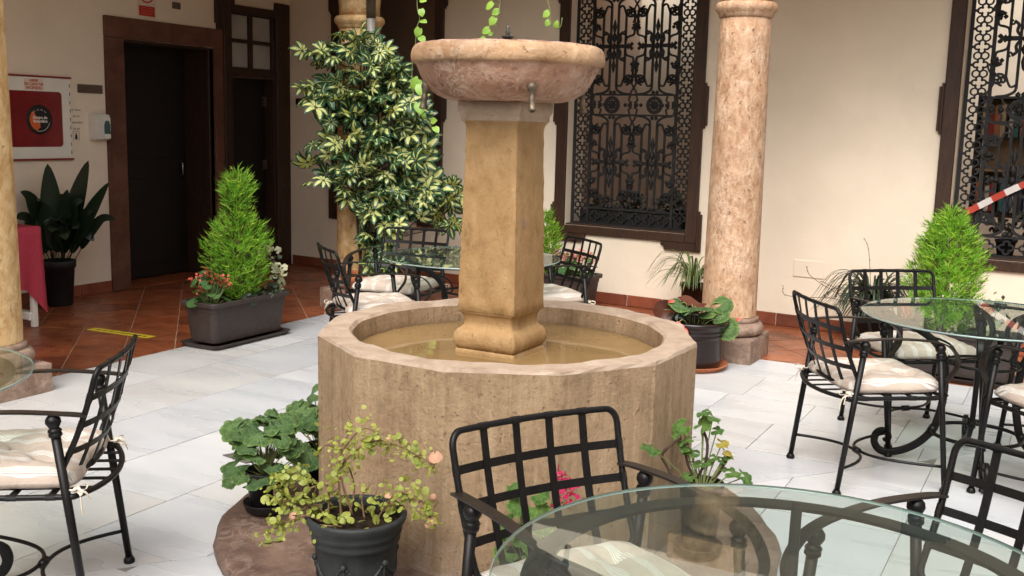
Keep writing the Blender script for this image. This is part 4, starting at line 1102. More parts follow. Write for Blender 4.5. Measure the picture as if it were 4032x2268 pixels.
# ------------------------------------------------------------------ wrought iron chairs
IRON = 'black_iron'
def make_chair(label):
    c = thing('patio_chair', label, 'chair', (0, 0, 0), 0, 'wrought iron chairs round the glass tables')
    LX = .255
    for s_ in (-1, 1):
        for f0, f1, zt in ((-.247, -.172, .625), (.25, .178, .612)):
            p0 = Vector((f0, s_ * LX, .018)); p1 = Vector((f1, s_ * LX, zt))
            lg = MB().tube([p0, p1], [.0118, .0138], 10).obj('leg', IRON, c)
            ax = (p1 - p0).normalized(); mt = Matrix.Translation(p1) @ ax.to_track_quat('Z', 'Y').to_matrix().to_4x4()
            fm = MB(); fm.lathe([(.0145, -.012), (.0195, -.008), (.0195, .0), (.016, .003), (.0205, .006), (.0185, .012), (.013, .016), (.0175, .022), (.0225, .032), (.0215, .043), (.014, .053), (.006, .056)], 14, 0, True, mt)
            fm.obj('finial', IRON, lg)
            MB().lathe([(.017, .0), (.0195, .004), (.0195, .012), (.016, .018), (.0135, .024)], 12, 0, True, None, (f0, s_ * LX, 0)).obj('foot_cap', IRON, lg)
    # seat frame: loop with bowed back rail
    lp = [(.215, .235, .428), (.222, .0, .428), (.215, -.235, .428), (.19, -.252, .428), (.0, -.252, .428), (-.19, -.252, .428), (-.225, -.235, .428), (-.265, -.13, .424), (-.282, 0, .423), (-.265, .13, .424), (-.225, .235, .428), (-.19, .252, .428), (.0, .252, .428), (.19, .252, .428)]
    MB().tube(smooth_path(lp, 4, True), .0095, 8, True).obj('seat_frame', IRON, c)
    for k in range(5):
        y = -.17 + .085 * k; xb = -.282 + .028 * (y / .17) ** 2
        MB().flat([(xb + .004, y, .4275), (xb + .06, y, .428), (.21, y, .428)], .022, .0032, (0, 0, 1)).obj('seat_strap', IRON, c)
    for x in (-.15, -.04, .07, .16):
        m_ = MB().flat([(x, -.252, .4315), (x, .252, .4315)], .022, .0032, (0, 0, 1))
        for s_ in (-1, 1): m_.tube([(x - .014, s_ * .252, .428), (x + .014, s_ * .252, .428)], .0108, 8, smooth=False)
        m_.obj('seat_strap', IRON, c)
    # reclined, bowed back
    def back(u, v):
        return Vector((-.168 - .125 * v - .012 * math.sin(PI * v) - .05 * (1 - u * u) * (1 - .5 * v), u * (.236 + .012 * v), .478 + .338 * v - .012 * (1 - v) * (1 - u * u)))
    lp = []
    def seg(u0, v0, u1, v1, n):
        for k in range(n): lp.append(back(u0 + (u1 - u0) * k / n, v0 + (v1 - v0) * k / n))
    cu, cv = .12, .11
    def corner(uc, vc, a0):
        for k in range(5):
            a = R(a0 + 90 * k / 5); lp.append(back(uc + cu * math.cos(a), vc + cv * math.sin(a)))
    seg(1 - cu, 1, -1 + cu, 1, 10); corner(-1 + cu, 1 - cv, 90); seg(-1, 1 - cv, -1, cv, 6); corner(-1 + cu, cv, 180); seg(-1 + cu, 0, 1 - cu, 0, 10); corner(1 - cu, cv, 270); seg(1, cv, 1, 1 - cv, 6); corner(1 - cu, 1 - cv, 0)
    MB().tube(lp, .0088, 8, True).obj('back_frame', IRON, c)
    def nrm(u, v): return ((back(u + .01, v) - back(u - .01, v)).cross(back(u, v + .01) - back(u, v - .01))).normalized()
    for k in range(4):
        u = -.6 + .4 * k; vv = [i / 10 for i in range(11)]
        m_ = MB().flat([back(u, v) for v in vv], .0205, .0035, [nrm(u, v) for v in vv])
        for v in (0, 1): m_.tube([back(u - .052, v), back(u, v), back(u + .052, v)], .0100, 8, smooth=False)
        m_.obj('back_strap', IRON, c)
    for v in (.25, .49, .735):
        uu = [-1 + .2 * i for i in range(11)]
        m_ = MB().flat([back(u, v) + nrm(u, v) * -.002 for u in uu], .0215, .0035, [nrm(u, v) for u in uu])
        for u in (-1, 1): m_.tube([back(u, v - .036), back(u, v + .036)], .0100, 8, smooth=False)
        m_.obj('back_strap', IRON, c)
    for s_ in (-1, 1):
        pb = back(s_, .56)
        pa = smooth_path([(pb.x - .01, s_ * .248, pb.z + .008), (-.20, s_ * .253, .682), (-.05, s_ * .258, .69), (.10, s_ * .258, .683), (.185, s_ * .256, .668), (.235, s_ * .254, .64), (.262, s_ * .252, .60), (.258, s_ * .252, .56), (.235, s_ * .252, .525), (.212, s_ * .252, .495), (.206, s_ * .252, .465), (.222, s_ * .252, .44)], 5)
        ups = []
        for i in range(len(pa)):
            t = (pa[min(i + 1, len(pa) - 1)] - pa[max(i - 1, 0)]).normalized(); ups.append(Vector((-t.z, 0, t.x)))
        MB().flat(pa, .031, .0065, ups).obj('armrest', 'brown_iron', c)
    for sx, xl, xm in ((-1, -.228, -.052), (1, .228, -.034)):
        pts = [(xl + (xm - xl) * (1 - abs(t) ** 2.4), .25 * (t if abs(t) < .82 else t), .118) for t in [-1 + k / 12 for k in range(25)]]
        pts = [(x, y, z) for x, y, z in pts]
        MB().tube(smooth_path(pts, 2), .0068, 8).obj('stretcher', IRON, c)
    MB().tube([(-.043, -.02, .118), (-.043, .02, .118)], .0155, 8).obj('binding', IRON, c)
    return c

def cushion_mesh(seed):
    r_ = random.Random(seed); n = 44; vs = []; fs = []
    tuf = [(-.105, -.105), (.105, -.105), (-.105, .105), (.105, .105), (0, 0)]
    ph = [r_.uniform(0, 6) for _ in range(8)]
    def P(u, v, side):
        hx, hy = .222, .232
        x, y = u * hx, v * hy
        # rounded square
        m = max(abs(u), abs(v))
        edge = (1 - abs(u) ** 7) * (1 - abs(v) ** 7)
        th = .052 * max(0, edge) ** .40
        for (tx, ty) in tuf:
            d = math.hypot(x - tx, y - ty); a = math.atan2(y - ty, x - tx)
            th -= .040 * math.exp(-(d / .032) ** 2) + .010 * math.exp(-(d / .075) ** 2) * (.5 + .5 * math.cos(a * 5 + tx * 50 + ph[0]))
        th += .006 * math.sin(u * 5 + ph[1]) * math.cos(v * 4 + ph[2]) * edge + .0022 * math.sin((u + v) * 17 + ph[3]) * edge
        wv = 1 + .018 * math.sin(v * 6 + ph[4]) * (abs(u) ** 4) + .018 * math.sin(u * 6 + ph[5]) * (abs(v) ** 4)
        cr = 1 - .05 * (abs(u) * abs(v)) ** 4
        if side > 0: z = .036 + max(th, .001)
        else: z = .036 - max(.026 * max(0, edge) ** .35, .001)
        return (x * wv * cr, y * wv * cr, z)
    for side in (1, -1):
        for i in range(n + 1):
            for j in range(n + 1):
                u = math.sin((i / n - .5) * PI) * .5 + (i / n - .5); v = math.sin((j / n - .5) * PI) * .5 + (j / n - .5)
                vs.append(P(u, v, side))
    N1 = (n + 1) ** 2
    for i in range(n):
        for j in range(n):
            a = i * (n + 1) + j; b_ = a + n + 1
            fs.append((a, b_, b_ + 1, a + 1)); fs.append((N1 + a, N1 + a + 1, N1 + b_ + 1, N1 + b_))
    # close the seam
    def e(i, j): return i * (n + 1) + j
    for k in range(n):
        fs.append((e(k, 0), e(k + 1, 0), N1 + e(k + 1, 0), N1 + e(k, 0))[::-1]); fs.append((e(k, n), e(k + 1, n), N1 + e(k + 1, n), N1 + e(k, n)))
        fs.append((e(0, k), e(0, k + 1), N1 + e(0, k + 1), N1 + e(0, k))); fs.append((e(n, k), e(n, k + 1), N1 + e(n, k + 1), N1 + e(n, k))[::-1])
    mb = MB(); mb.add(vs, fs, 0, True)
    # piping round the seam
    return mb.mesh('cushion', ['striped_fabric'])
cush_me = [cushion_mesh(s_) for s_ in (3, 8, 15)]
def tie_mesh(seed):
    r_ = random.Random(seed); mb = MB()
    L_ = [(-.0, 0, 0), (-.012, .018, .012), (-.03, .03, .008), (-.028, .022, -.008), (0, 0, 0)]
    mb.flat(smooth_path(L_, 4), .007, .0016, (.3, .5, 1))
    mb.flat(smooth_path([(0, 0, 0), (-.005, -.02, .01), (-.02, -.034, .006), (-.02, -.022, -.006), (0, 0, 0)], 4), .007, .0016, (.3, -.5, 1))
    mb.flat(smooth_path([(0, 0, 0), (-.02, .012, -.02), (-.026, .02, -.05), (-.03, .016, -.075)], 4), .007, .0015, (1, 0, .2))
    mb.flat(smooth_path([(0, 0, 0), (-.024, -.012, -.012), (-.036, -.022, -.04)], 4), .007, .0015, (1, 0, .2))
    mb.sphere((0, 0, 0), .008, 8, 5)
    mb.tube([(.006 + .017 * math.cos(R(a)), .017 * math.sin(R(a)), .004) for a in range(0, 360, 30)], .003, 5, True)
    return mb.mesh('tie', ['cord_fabric'])
tie_me = [tie_mesh(1)]
chairs = [  # x, y, heading, label, cushion label
    (-2.856, 2.053, 216, 'black wrought iron chair seen side on at the table cut by the photo edge', 'striped cushion on the side-on chair nearest the photo edge'),
    (-.898, 2.127, 330.4, 'black wrought iron chair between the basin and the nearest glass table', 'striped cushion seen through the nearest glass table top'),
    (-.149, 2.329, 239.3, 'black wrought iron chair without cushion, close beyond the nearest glass table', None),
    (-.763, 4.836, 36.2, 'black wrought iron chair turned from the viewer at the reflecting table', 'striped cushion on the chair turned from the viewer at the reflecting table'),
    (-.69, 5.69, -51.5, 'black wrought iron chair facing the viewer between cypress planter and reflecting table', 'crumpled striped cushion under the reflecting table top'),
    (.05, 4.85, 135, 'black wrought iron chair at the photo edge on the near side of the reflecting table', 'striped cushion cut by the photo edge near the reflecting table'),
    (.10, 5.66, 225, 'black wrought iron chair showing only its foot behind the reflecting table', None),
    (-3.646, 5.001, 51.3, 'black wrought iron chair with its back to the ochre column, behind the basin rim', 'striped cushion just over the basin rim beside the pillar'),
    (-3.992, 5.713, -82.6, 'black wrought iron chair in front of the variegated plant behind the table', 'striped cushion behind the far table in front of the variegated plant'),
    (-3.012, 5.943, 232.1, 'black wrought iron chair with lattice back against the pink begonias', 'striped cushion with hanging white ties before the pink begonias'),
]
proto = None
for i, (x, y, h_, lab, cl_) in enumerate(chairs):
    if proto is None:
        proto = make_chair(lab); proto.location = (x, y, 0); proto.rotation_euler = (0, 0, R(h_)); o = proto
    else: o = dup(proto, (x, y, 0), R(h_), lab)
    if cl_:
        k = link('seat_cushion', cush_me[i % 3], None, (x + .006 * math.cos(R(h_)), y + .006 * math.sin(R(h_)), .4255), (0, 0, R(h_)))
        k['label'] = cl_; k['category'] = 'cushion'; k['group'] = 'striped cushions on the iron chairs'
        for s_ in (-1, 1):
            t_ = link('tie', tie_me[0], k, (-.225, s_ * .243, .022), (0, 0, R(-8 * s_)))

# ------------------------------------------------------------------ glass tables
def make_table(label):
    t = thing('glass_table', label, 'table', (0, 0, 0), 0, 'round glass tables on scrolled iron bases')
    n = 72; rr = .555
    gm = MB()
    for z, flip in ((.722, 0), (.714, 1)):
        vs = [(rr * math.cos(2 * PI * k / n), rr * math.sin(2 * PI * k / n), z) for k in range(n)]
        gm.add(vs, [tuple(range(n)) if not flip else tuple(range(n))[::-1]])
    go = gm.obj('glass_top', 'table_glass', t)
    e = MB(); e.lathe([(rr, .714), (rr + .002, .715), (rr + .0025, .718), (rr + .002, .721), (rr, .722)], n, 0, True, None, (0, 0, 0), False, False); e.obj('edge', 'glass_edge', go)
    rg = MB(); rg.flat([(.478 * math.cos(2 * PI * k / 64), .478 * math.sin(2 * PI * k / 64), .7055) for k in range(64)], .046, .008, (0, 0, 1), True); rg.obj('top_ring', 'black_iron', t)
    prof = [(.47, .700), (.36, .668), (.27, .625), (.2, .565), (.168, .49), (.158, .40), (.16, .30), (.175, .215), (.195, .155), (.25, .088), (.32, .042), (.39, .024), (.43, .034), (.452, .07), (.445, .11), (.42, .128), (.395, .12), (.385, .098), (.398, .082), (.408, .092)]
    up_ = [(.255, .612), (.20, .60), (.145, .575), (.118, .535), (.122, .498), (.145, .485), (.158, .505), (.146, .525)]
    for k in range(4):
        a = R(12 + 90 * k); ca, sa = math.cos(a), math.sin(a)
        def rz(pts): return smooth_path([(r_ * ca, r_ * sa, z) for r_, z in pts], 4)
        lg = MB(); sec = [(-.017, -.009), (-.012, -.012), (.012, -.012), (.017, -.009), (.017, .009), (.012, .012), (-.012, .012), (-.017, .009)]
        pth = rz(prof); sc = [1.0 if i < len(pth) * .72 else 1 - .45 * (i - len(pth) * .72) / (len(pth) * .28) for i in range(len(pth))]
        lg.sweep(pth, sec, False, (-sa, ca, 0), 0, True, True, sc)
        lo = lg.obj('leg', IRON, t)
        m_ = MB(); m_.flat(rz(up_), .022, .008, (ca, sa, .3)); m_.obj('scroll', IRON, lo)
        m_ = MB(); m_.tube([(.187 * ca, .187 * sa, .175), (.205 * ca, .205 * sa, .135)], .021, 8); m_.obj('binding', IRON, lo)
        MB().lathe([(.016, 0), (.018, .004), (.018, .012), (.014, .016)], 10, 0, True, None, (.385 * ca, .385 * sa, 0)).obj('foot', IRON, lo)
    MB().tube([(.2 * math.cos(2 * PI * k / 48), .2 * math.sin(2 * PI * k / 48), .155) for k in range(48)], .0095, 8, True).obj('waist_ring', IRON, t)
    MB().tube([(.16 * math.cos(2 * PI * k / 40), .16 * math.sin(2 * PI * k / 40), .5) for k in range(40)], .007, 8, True).obj('upper_ring', IRON, t)
    return t
tb = make_table('round glass table nearest the viewer with dark green iron frame beneath')
tb.location = (-.405, 1.85, 0)
dup(tb, (-.335, 5.26, 0), R(-1), 'round glass table mirroring the cypress beside the end window')
dup(tb, (-3.34, 5.60, 0), R(20), 'round glass table behind the fountain in front of the variegated plant')
dup(tb, (-3.33, 1.76, 0), R(35), 'round glass table whose rim just enters at the photo edge before the yellow column')

# cloth covered table behind the yellow column
ct = thing('side_table', 'white legged table under a red cloth behind the yellow column', 'table', (-6.99, 4.56, 0))
MB().bbox((-.40, -.38, .70), (.40, .38, .735), .006).obj('top', 'white_metal', ct)
for sx in (-1, 1):
    for sy_ in (-1, 1): MB().bbox((sx * .36 - .02, sy_ * .34 - .02, 0), (sx * .36 + .02, sy_ * .34 + .02, .70), .004).obj('leg', 'white_metal', ct)
MB().bbox((-.36, .30, .05), (.36, .37, .11), .006).obj('foot_rail', 'white_metal', ct)
cb = MB(); n = 40; rows = []
for j in range(9):
    row = []
    for k in range(n * 4):
        sd_, f = divmod(k, n); f = f / n
        cx_ = [(-1, -1), (1, -1), (1, 1), (-1, 1)]
        a_, b_ = cx_[sd_], cx_[(sd_ + 1) % 4]
        ux, uy = a_[0] + (b_[0] - a_[0]) * f, a_[1] + (b_[1] - a_[1]) * f
        t = j / 8; cor = (abs(ux) * abs(uy)) ** 6
        drop = t * (.44 + .20 * cor)
        fl = t * (.012 * math.sin(k * .55) + .02 * math.sin(k * .21 + 1)) + .035 * t * cor
        row.append((ux * (.408 + fl), uy * (.388 + fl), .7385 - drop))
    rows.append(row)
vs = sum(rows, []); m = n * 4
fs = [(j * m + k, j * m + (k + 1) % m, (j + 1) * m + (k + 1) % m, (j + 1) * m + k) for j in range(8) for k in range(m)]
fs = [f[::-1] for f in fs] + [tuple(range(m))]
cb.add(vs, fs, 0, True)
o = cb.obj('tablecloth', 'red_cloth'); o.location = (-6.99, 4.56, 0); o['label'] = 'raspberry red tablecloth hanging beside the aspidistra behind the yellow column'; o['category'] = 'tablecloth'

# yellow distance tape on the terracotta
tp = thing('floor_tape', 'yellow floor tape with a dark printed line on the terracotta tiles', 'floor tape', (-5.96, 5.10, .0))
mt = Matrix.Rotation(R(4), 4, 'Z')
MB().box((-.29, -.042, .0012), (.29, .042, .0022), 0, mt).obj('strip', 'yellow_tape', tp)
x = -.235
while x < .23:
    w = rnd.uniform(.02, .06); MB().box((x, -.009, .0023), (min(x + w, .24), .008, .0027), 0, mt).obj('printed_mark', 'black_plastic', tp); x += w + rnd.uniform(.006, .016)

# ------------------------------------------------------------------ foliage builders
def blade(mb, path, w, fold=.25, upv=(0, 0, 1), prof=None, mi=0):
    P = smooth_path(path, 4) if len(path) < 8 else [Vector(p) for p in path]
    n = len(P); vs = []
    for i, p in enumerate(P):
        u = i / (n - 1); t = (P[min(i + 1, n - 1)] - P[max(i - 1, 0)]).normalized()
        s_ = t.cross(Vector(upv)); s_ = s_.normalized() if s_.length > 1e-5 else t.orthogonal().normalized()
        nn = s_.cross(t)
        k = prof(u) if prof else max(.03, math.sin(PI * min(1, u * .92 + .08)) ** .7)
        vs += [p + s_ * w / 2 * k + nn * fold * w / 2 * k, p, p - s_ * w / 2 * k + nn * fold * w / 2 * k]
    fs = []
    for i in range(n - 1):
        for q in (0, 1): fs.append((i * 3 + q, i * 3 + q + 1, i * 3 + 3 + q + 1, i * 3 + 3 + q))
    mb.add(vs, fs, mi, True)
lance = lambda u: max(.02, (math.sin(PI * u ** .8)) ** .8)
def compound_leaf(seed, cream):
    r_ = random.Random(seed); mb = MB(); n = r_.choice((7, 8, 8, 9))
    for k in range(n):
        a = 2 * PI * k / n + r_.uniform(-.14, .14); L = r_.uniform(.078, .105) * (.85 + .15 * math.cos(a)); w = L * .52; dr = r_.uniform(.15, .45)
        T_ = 7; vs = []
        st = .012
        for i in range(T_ + 1):
            u = i / T_; rr = st + L * u; z = .012 * math.sin(PI * u) - dr * L * u * u * .8
            ww = max(.03, math.sin(PI * (u ** 1.15 * .95 + .03)) ** .62) * w / 2
            iw = ww * cream * max(0, min(1, 1.25 - u * .9)) * r_.uniform(.85, 1.1)
            for q in (-ww, -iw, 0, iw, ww):
                vs.append((rr * math.cos(a) - q * math.sin(a), rr * math.sin(a) + q * math.cos(a), z + abs(q) * .28))
        o = len(mb.v)
        for i in range(T_):
            for c_ in range(4):
                mb.add([], [(i * 5 + c_, i * 5 + c_ + 1, i * 5 + 5 + c_ + 1, i * 5 + 5 + c_)], 1 if c_ in (1, 2) and i < T_ - 1 else 0, True)
                mb.f[-1] = tuple(x + 0 for x in (o + i * 5 + c_, o + i * 5 + c_ + 1, o + i * 5 + 5 + c_ + 1, o + i * 5 + 5 + c_))
        mb.v += [tuple(v) for v in vs]
        mb.tube([(0, 0, 0), (st * math.cos(a), st * math.sin(a), .003)], .0012, 4, False, 0)
    return mb
def polar_leaf(seed, lobes=7, depth=.10, wave=.10, notch=.5, teeth=0, cup=.15, rings=5, rad=1.0, sharp=0, stretch=1.0):
    r_ = random.Random(seed); mb = MB(); n = 42; vs = [(0, 0, 0)]
    p1, p2 = r_.uniform(0, 6), r_.uniform(0, 6)
    a0, a1 = notch, 2 * PI - notch          # opening faces -x (petiole side)
    for j in range(1, rings + 1):
        q = j / rings
        for i in range(n + 1):
            a = PI + a0 + (a1 - a0) * i / n
            f = i / n
            lob = abs(math.sin(PI * f * lobes))
            rr = rad * q * (1 - depth * q * (1 - lob ** .6)) * (1 + teeth * q * math.sin(f * lobes * 26)) * (1 - sharp * math.cos(a - PI) * .0)
            z = -cup * q * q * rad + wave * rad * q * q * math.sin(f * lobes * PI * 2 / 1.0 * .5 + p1) + .05 * rad * q * math.sin(f * 2 * PI * 2 + p2) + .03 * rad * q * (lob - .5)
            vs.append((rr * math.cos(a) * stretch, rr * math.sin(a), z))
    fs = [(0, 1 + i, 2 + i) for i in range(n)]
    for j in range(rings - 1):
        for i in range(n):
            b_ = 1 + j * (n + 1) + i; fs.append((b_, b_ + n + 1, b_ + n + 2, b_ + 1))
    mb.add(vs, fs, 0, True); return mb
def heart_leaf(seed, L=1.0):
    r_ = random.Random(seed); mb = MB(); n = 8; vs = []
    for i in range(n + 1):
        u = i / n; w = .46 * (math.sin(PI * (u * .88 + .12)) ** .8) * (1.1 - .35 * u) * (1 if u < .98 else .1)
        back_ = -.12 * (1 - u) ** 4
        for q in (-1, -.5, 0, .5, 1):
            vs.append((L * (u + (back_ if abs(q) > .4 else 0) * abs(q)), L * q * w, L * (.12 * abs(q) * w - .18 * u * u + .03 * math.sin(q * 3 + seed))))
    fs = [(i * 5 + c_, i * 5 + c_ + 1, i * 5 + 6 + c_, i * 5 + 5 + c_) for i in range(n) for c_ in range(4)]
    mb.add(vs, fs, 0, True); return mb
def orient(pos, d, nrm, s=1.0):
    x = Vector(d).normalized(); z = Vector(nrm); z = (z - x * z.dot(x)); z = z.normalized() if z.length > 1e-4 else x.orthogonal().normalized()
    y = z.cross(x)
    return Matrix(((x.x * s, y.x * s, z.x * s, pos[0]), (x.y * s, y.y * s, z.y * s, pos[1]), (x.z * s, y.z * s, z.z * s, pos[2]), (0, 0, 0, 1)))
def leaf_at(name, me, parent, pos, d, nrm, s=1.0):
    o = bpy.data.objects.new(name, me); COL.objects.link(o); o.parent = parent; o.matrix_basis = orient(pos, d, nrm, s); return o
def pot_profile(r0, r1, h, lip=.012, liph=.03, wall=.006):
    return [(r0 * .95, 0), (r0, .004), (r0 + (r1 - r0) * (1 - liph / h), h - liph), (r1 + lip * .6, h - liph + .002), (r1 + lip, h - .006), (r1 + lip * .8, h), (r1 - wall * .3, h - .001), (r1 - wall, h - .02), (r1 - wall * 2, h - .045)]
def pot(root, mat, r0, r1, h, lip=.012, liph=.03, soil=True, z=0, saucer=None, saucer_mat=None):
    MB().lathe(pot_profile(r0, r1, h, lip, liph), 32, 0, True, None, (0, 0, z), True, False).obj('pot', mat, root)
    if soil:
        so = MB(); n = 20; vs = [(0, 0, z + h - .028)]
        for j in (1, 2, 3):
            for i in range(n): a = 2 * PI * i / n; q = (r1 - .009) * j / 3; vs.append((q * math.cos(a), q * math.sin(a), z + h - .032 + rnd.uniform(-.004, .005)))
        fs = [(0, 1 + i, 1 + (i + 1) % n) for i in range(n)] + [(1 + j * n + i, 1 + (j + 1) * n + i, 1 + (j + 1) * n + (i + 1) % n, 1 + j * n + (i + 1) % n) for j in range(2) for i in range(n)]
        so.add(vs, fs, 0, True); so.obj('soil', 'soil', root)
    if saucer:
        MB().lathe([(saucer * .85, 0), (saucer * .9, .003), (saucer, .03), (saucer * 1.01, .034), (saucer * .97, .034), (saucer * .86, .010), (.01, .009)], 36, 0, True, None, (0, 0, z - .0001), True, False).obj('saucer', saucer_mat or mat, root)
UP = Vector((0, 0, 1))
def rv(a=1.0): return Vector((rnd.uniform(-a, a), rnd.uniform(-a, a), rnd.uniform(-a, a)))

# ---------------- cypresses: thousands of fine upswept sprays
def cypress(label, loc, prof, nst, seed, rz=0, grp='lemon cypresses in the long planters'):
    r_ = random.Random(seed)
    root = thing('cypress', label, 'cypress', loc, rz, grp)
    H_ = prof[-1][0]
    MB().tube([(0, 0, -.02), (.01, 0, H_ * .4), (0, .01, H_ * .85)], [.014, .010, .004], 6).obj('trunk', 'stem_brown', root)
    def rad(z):
        for (z0, r0), (z1, r1) in zip(prof, prof[1:]):
            if z0 <= z <= z1: return r0 + (r1 - r0) * (z - z0) / (z1 - z0)
        return prof[-1][1]
    mb = MB(); mx = max(p[1] for p in prof)
    k = 0
    while k < nst:
        z = r_.uniform(prof[0][0], H_)
        rr = rad(z)
        if r_.random() > (rr + .02) / (mx + .02): continue
        k += 1
        a = r_.uniform(0, 2 * PI); q = r_.uniform(.35, 1.0) ** .5
        lump = 1 + .15 * math.sin(a * 3 + z * 14 + seed) + .13 * math.sin(a * 7 - z * 31) + .08 * math.sin(a * 13 + z * 57)
        e = max(.0, rr * .93 * q * lump - .022)
        out = Vector((math.cos(a), math.sin(a), 0)); tan = Vector((-math.sin(a), math.cos(a), 0))
        p = out * e + Vector((0, 0, z))
        L = r_.uniform(.035, .095) * (1.25 if r_.random() < .08 else 1); d = (out * r_.uniform(.35, 1.05) + UP * r_.uniform(.25, 1.1) + tan * r_.uniform(-.6, .6)).normalized()
        bend = (UP * r_.uniform(-.2, .5) + tan * r_.uniform(-.7, .7)) * L * .45
        w = r_.uniform(.0028, .0048)
        side = d.cross(out + rv(.3)); side = side.normalized() if side.length > 1e-4 else tan
        pm = p + d * L * .5 + bend * .25; pe = p + d * L + bend
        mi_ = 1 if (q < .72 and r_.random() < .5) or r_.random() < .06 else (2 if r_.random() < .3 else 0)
        vs = [p - side * w * .7, p + side * w * .7, pm + side * w, pm - side * w, pe]
        fs = [(0, 1, 2, 3), (3, 2, 4)]
        mb.add(vs, fs, mi_, False)
        for s_ in (-1, 1):
            b0 = p + d * L * r_.uniform(.2, .55); e2 = b0 + (d * .8 + side * s_ * r_.uniform(.5, .9)).normalized() * L * r_.uniform(.3, .55)
            nn = d.cross(side) * w * .9
            mb.add([b0 - nn, b0 + nn, e2], [(0, 1, 2)], mi_, False)
    o = mb.obj('foliage', ['cypress_leaf', 'cypress_inner', 'cypress_tip'], root); o['kind'] = 'stuff'
    return root
def planter(label, loc, rz):
    root = thing('planter', label, 'planter', loc, rz, 'long dark plastic planters')
    def ringr(hx, hy, z, r=.045, n=5): return [(x, y, z) for x, y in rrect(hx, hy, r, n)]
    lv = [(.33, .115, .035), (.338, .123, .04), (.362, .142, .25), (.366, .146, .252), (.369, .148, .285), (.385, .164, .288), (.388, .167, .312), (.384, .163, .318), (.362, .142, .318), (.355, .136, .28)]
    vs = sum([ringr(*l) for l in lv], []); L = len(ringr(.1, .1, 0))
    b = MB(); b.add(vs, [(j * L + i, j * L + (i + 1) % L, (j + 1) * L + (i + 1) % L, (j + 1) * L + i) for j in range(len(lv) - 1) for i in range(L)] + [tuple(range(L))[::-1]], 0, False)
    b.obj('box', 'planter_plastic', root)
    lv = [(.365, .152, .0), (.372, .158, .004), (.385, .172, .026), (.392, .178, .032), (.386, .173, .034), (.37, .158, .012), (.05, .05, .012)]
    vs = sum([ringr(*l) for l in lv], []); b = MB(); b.add(vs, [(j * L + i, j * L + (i + 1) % L, (j + 1) * L + (i + 1) % L, (j + 1) * L + i) for j in range(len(lv) - 1) for i in range(L)] + [tuple(range(L))[::-1]], 0, False)
    b.obj('tray', 'planter_plastic', root)
    b = MB(); b.add(ringr(.357, .138, .283), [tuple(range(L))]); b.obj('soil', 'soil', root)
    return root
planter('long dark brown planter before the doorways with cypress and coral begonia', (-5.145, 5.415, 0), R(90))
planter('long dark brown planter against the wall under the middle window', (-3.90, 7.945, 0), NROT)
planter('long dark brown planter on the marble behind the reflecting table', (-.62, 7.17, 0), R(-3))
cypress('two tiered lime green cypress in the planter before the doorways', (-5.16, 5.45, .285), [(.0, .09), (.09, .165), (.22, .215), (.36, .23), (.48, .185), (.58, .13), (.635, .088), (.68, .085), (.735, .122), (.79, .118), (.845, .082), (.885, .015)], 3600, 11)
cypress('lime green cypress mostly hidden behind the fountain pillar', (-4.0, 7.94, .285), [(.0, .07), (.1, .14), (.25, .15), (.40, .11), (.52, .015)], 1300, 12)
cypress('broad lime green cypress before the end window, mirrored in the glass table', (-.72, 7.16, .285), [(.0, .15), (.12, .21), (.3, .235), (.48, .225), (.62, .175), (.73, .105), (.80, .02)], 3700, 13)

# ---------------- begonias
beg_me = [polar_leaf(s_, 5, .04, .05, .28, 0, .12, 4).mesh('begonia_leaf', ['begonia_leaf']) for s_ in (1, 2, 3)]
def flower_mesh(seed, mat, n=5, r=.012):
    r_ = random.Random(seed); mb = MB()
    for k in range(n * 3):
        c = Vector((r_.gauss(0, r * .8), r_.gauss(0, r * .8), r_.gauss(0, r * .7))); d = (c.normalized() if c.length > 1e-5 else UP) + rv(.5)
        m_ = orient(c, d, rv(1), r * r_.uniform(.8, 1.3))
        mb.add([(0, 0, 0), (.5, .5, .12), (1, .35, 0), (1.1, 0, .1), (1, -.35, 0), (.5, -.5, .12)], [(0, 1, 2, 3), (0, 3, 4, 5)], 0, True, m_)
    return mb.mesh('flower', [mat])
coral_me = [flower_mesh(s_, 'coral_petal', 5, .015) for s_ in (1, 2, 3)]
pink_me = [flower_mesh(s_, 'pink_petal', 5, .017) for s_ in (4, 5)]
mag_me = [flower_mesh(s_, 'magenta_petal', 5, .017) for s_ in (6, 7)]
def bushy(name, label, cat, loc, nleaf, rx, ry, hz, lmes, lsize, flowers, fmes, seed, stem='stem_green', z0=0, flo=.9):
    r_ = random.Random(seed); root = thing(name, label, cat, loc)
    st = MB()
    for k in range(nleaf):
        a = r_.uniform(0, 2 * PI); q = r_.random() ** .5; z = z0 + hz * (.15 + .85 * r_.random()) * (1 - .35 * q * q)
        p = Vector((rx * q * math.cos(a), ry * q * math.sin(a), z)); out = Vector((math.cos(a), math.sin(a), 0))
        d = (out * .8 + rv(.5) + UP * -.1).normalized(); nn = (UP * .8 + out * .5 + rv(.35)).normalized()
        leaf_at('leaf', lmes[k % len(lmes)], root, p, d, nn, lsize * r_.uniform(.7, 1.25))
        st.tube(smooth_path([(p.x * .25, p.y * .25, z0 - .01), (p.x * .7, p.y * .7, z0 + (z - z0) * .6), p], 3), .0022, 4)
    for k in range(flowers):
        a = r_.uniform(0, 2 * PI); q = r_.random() ** .5; z = z0 + hz * r_.uniform(.75, 1.12) * (1 - .25 * q)
        p = Vector((rx * flo * q * math.cos(a), ry * flo * q * math.sin(a), z))
        leaf_at('flower', fmes[k % len(fmes)], root, p, rv(1), UP, r_.uniform(.8, 1.25))
        st.tube(smooth_path([(p.x * .4, p.y * .4, z0), (p.x * .8, p.y * .8, z0 + (z - z0) * .6), p], 3), .0018, 4)
    st.obj('stems', stem, root)
    return root
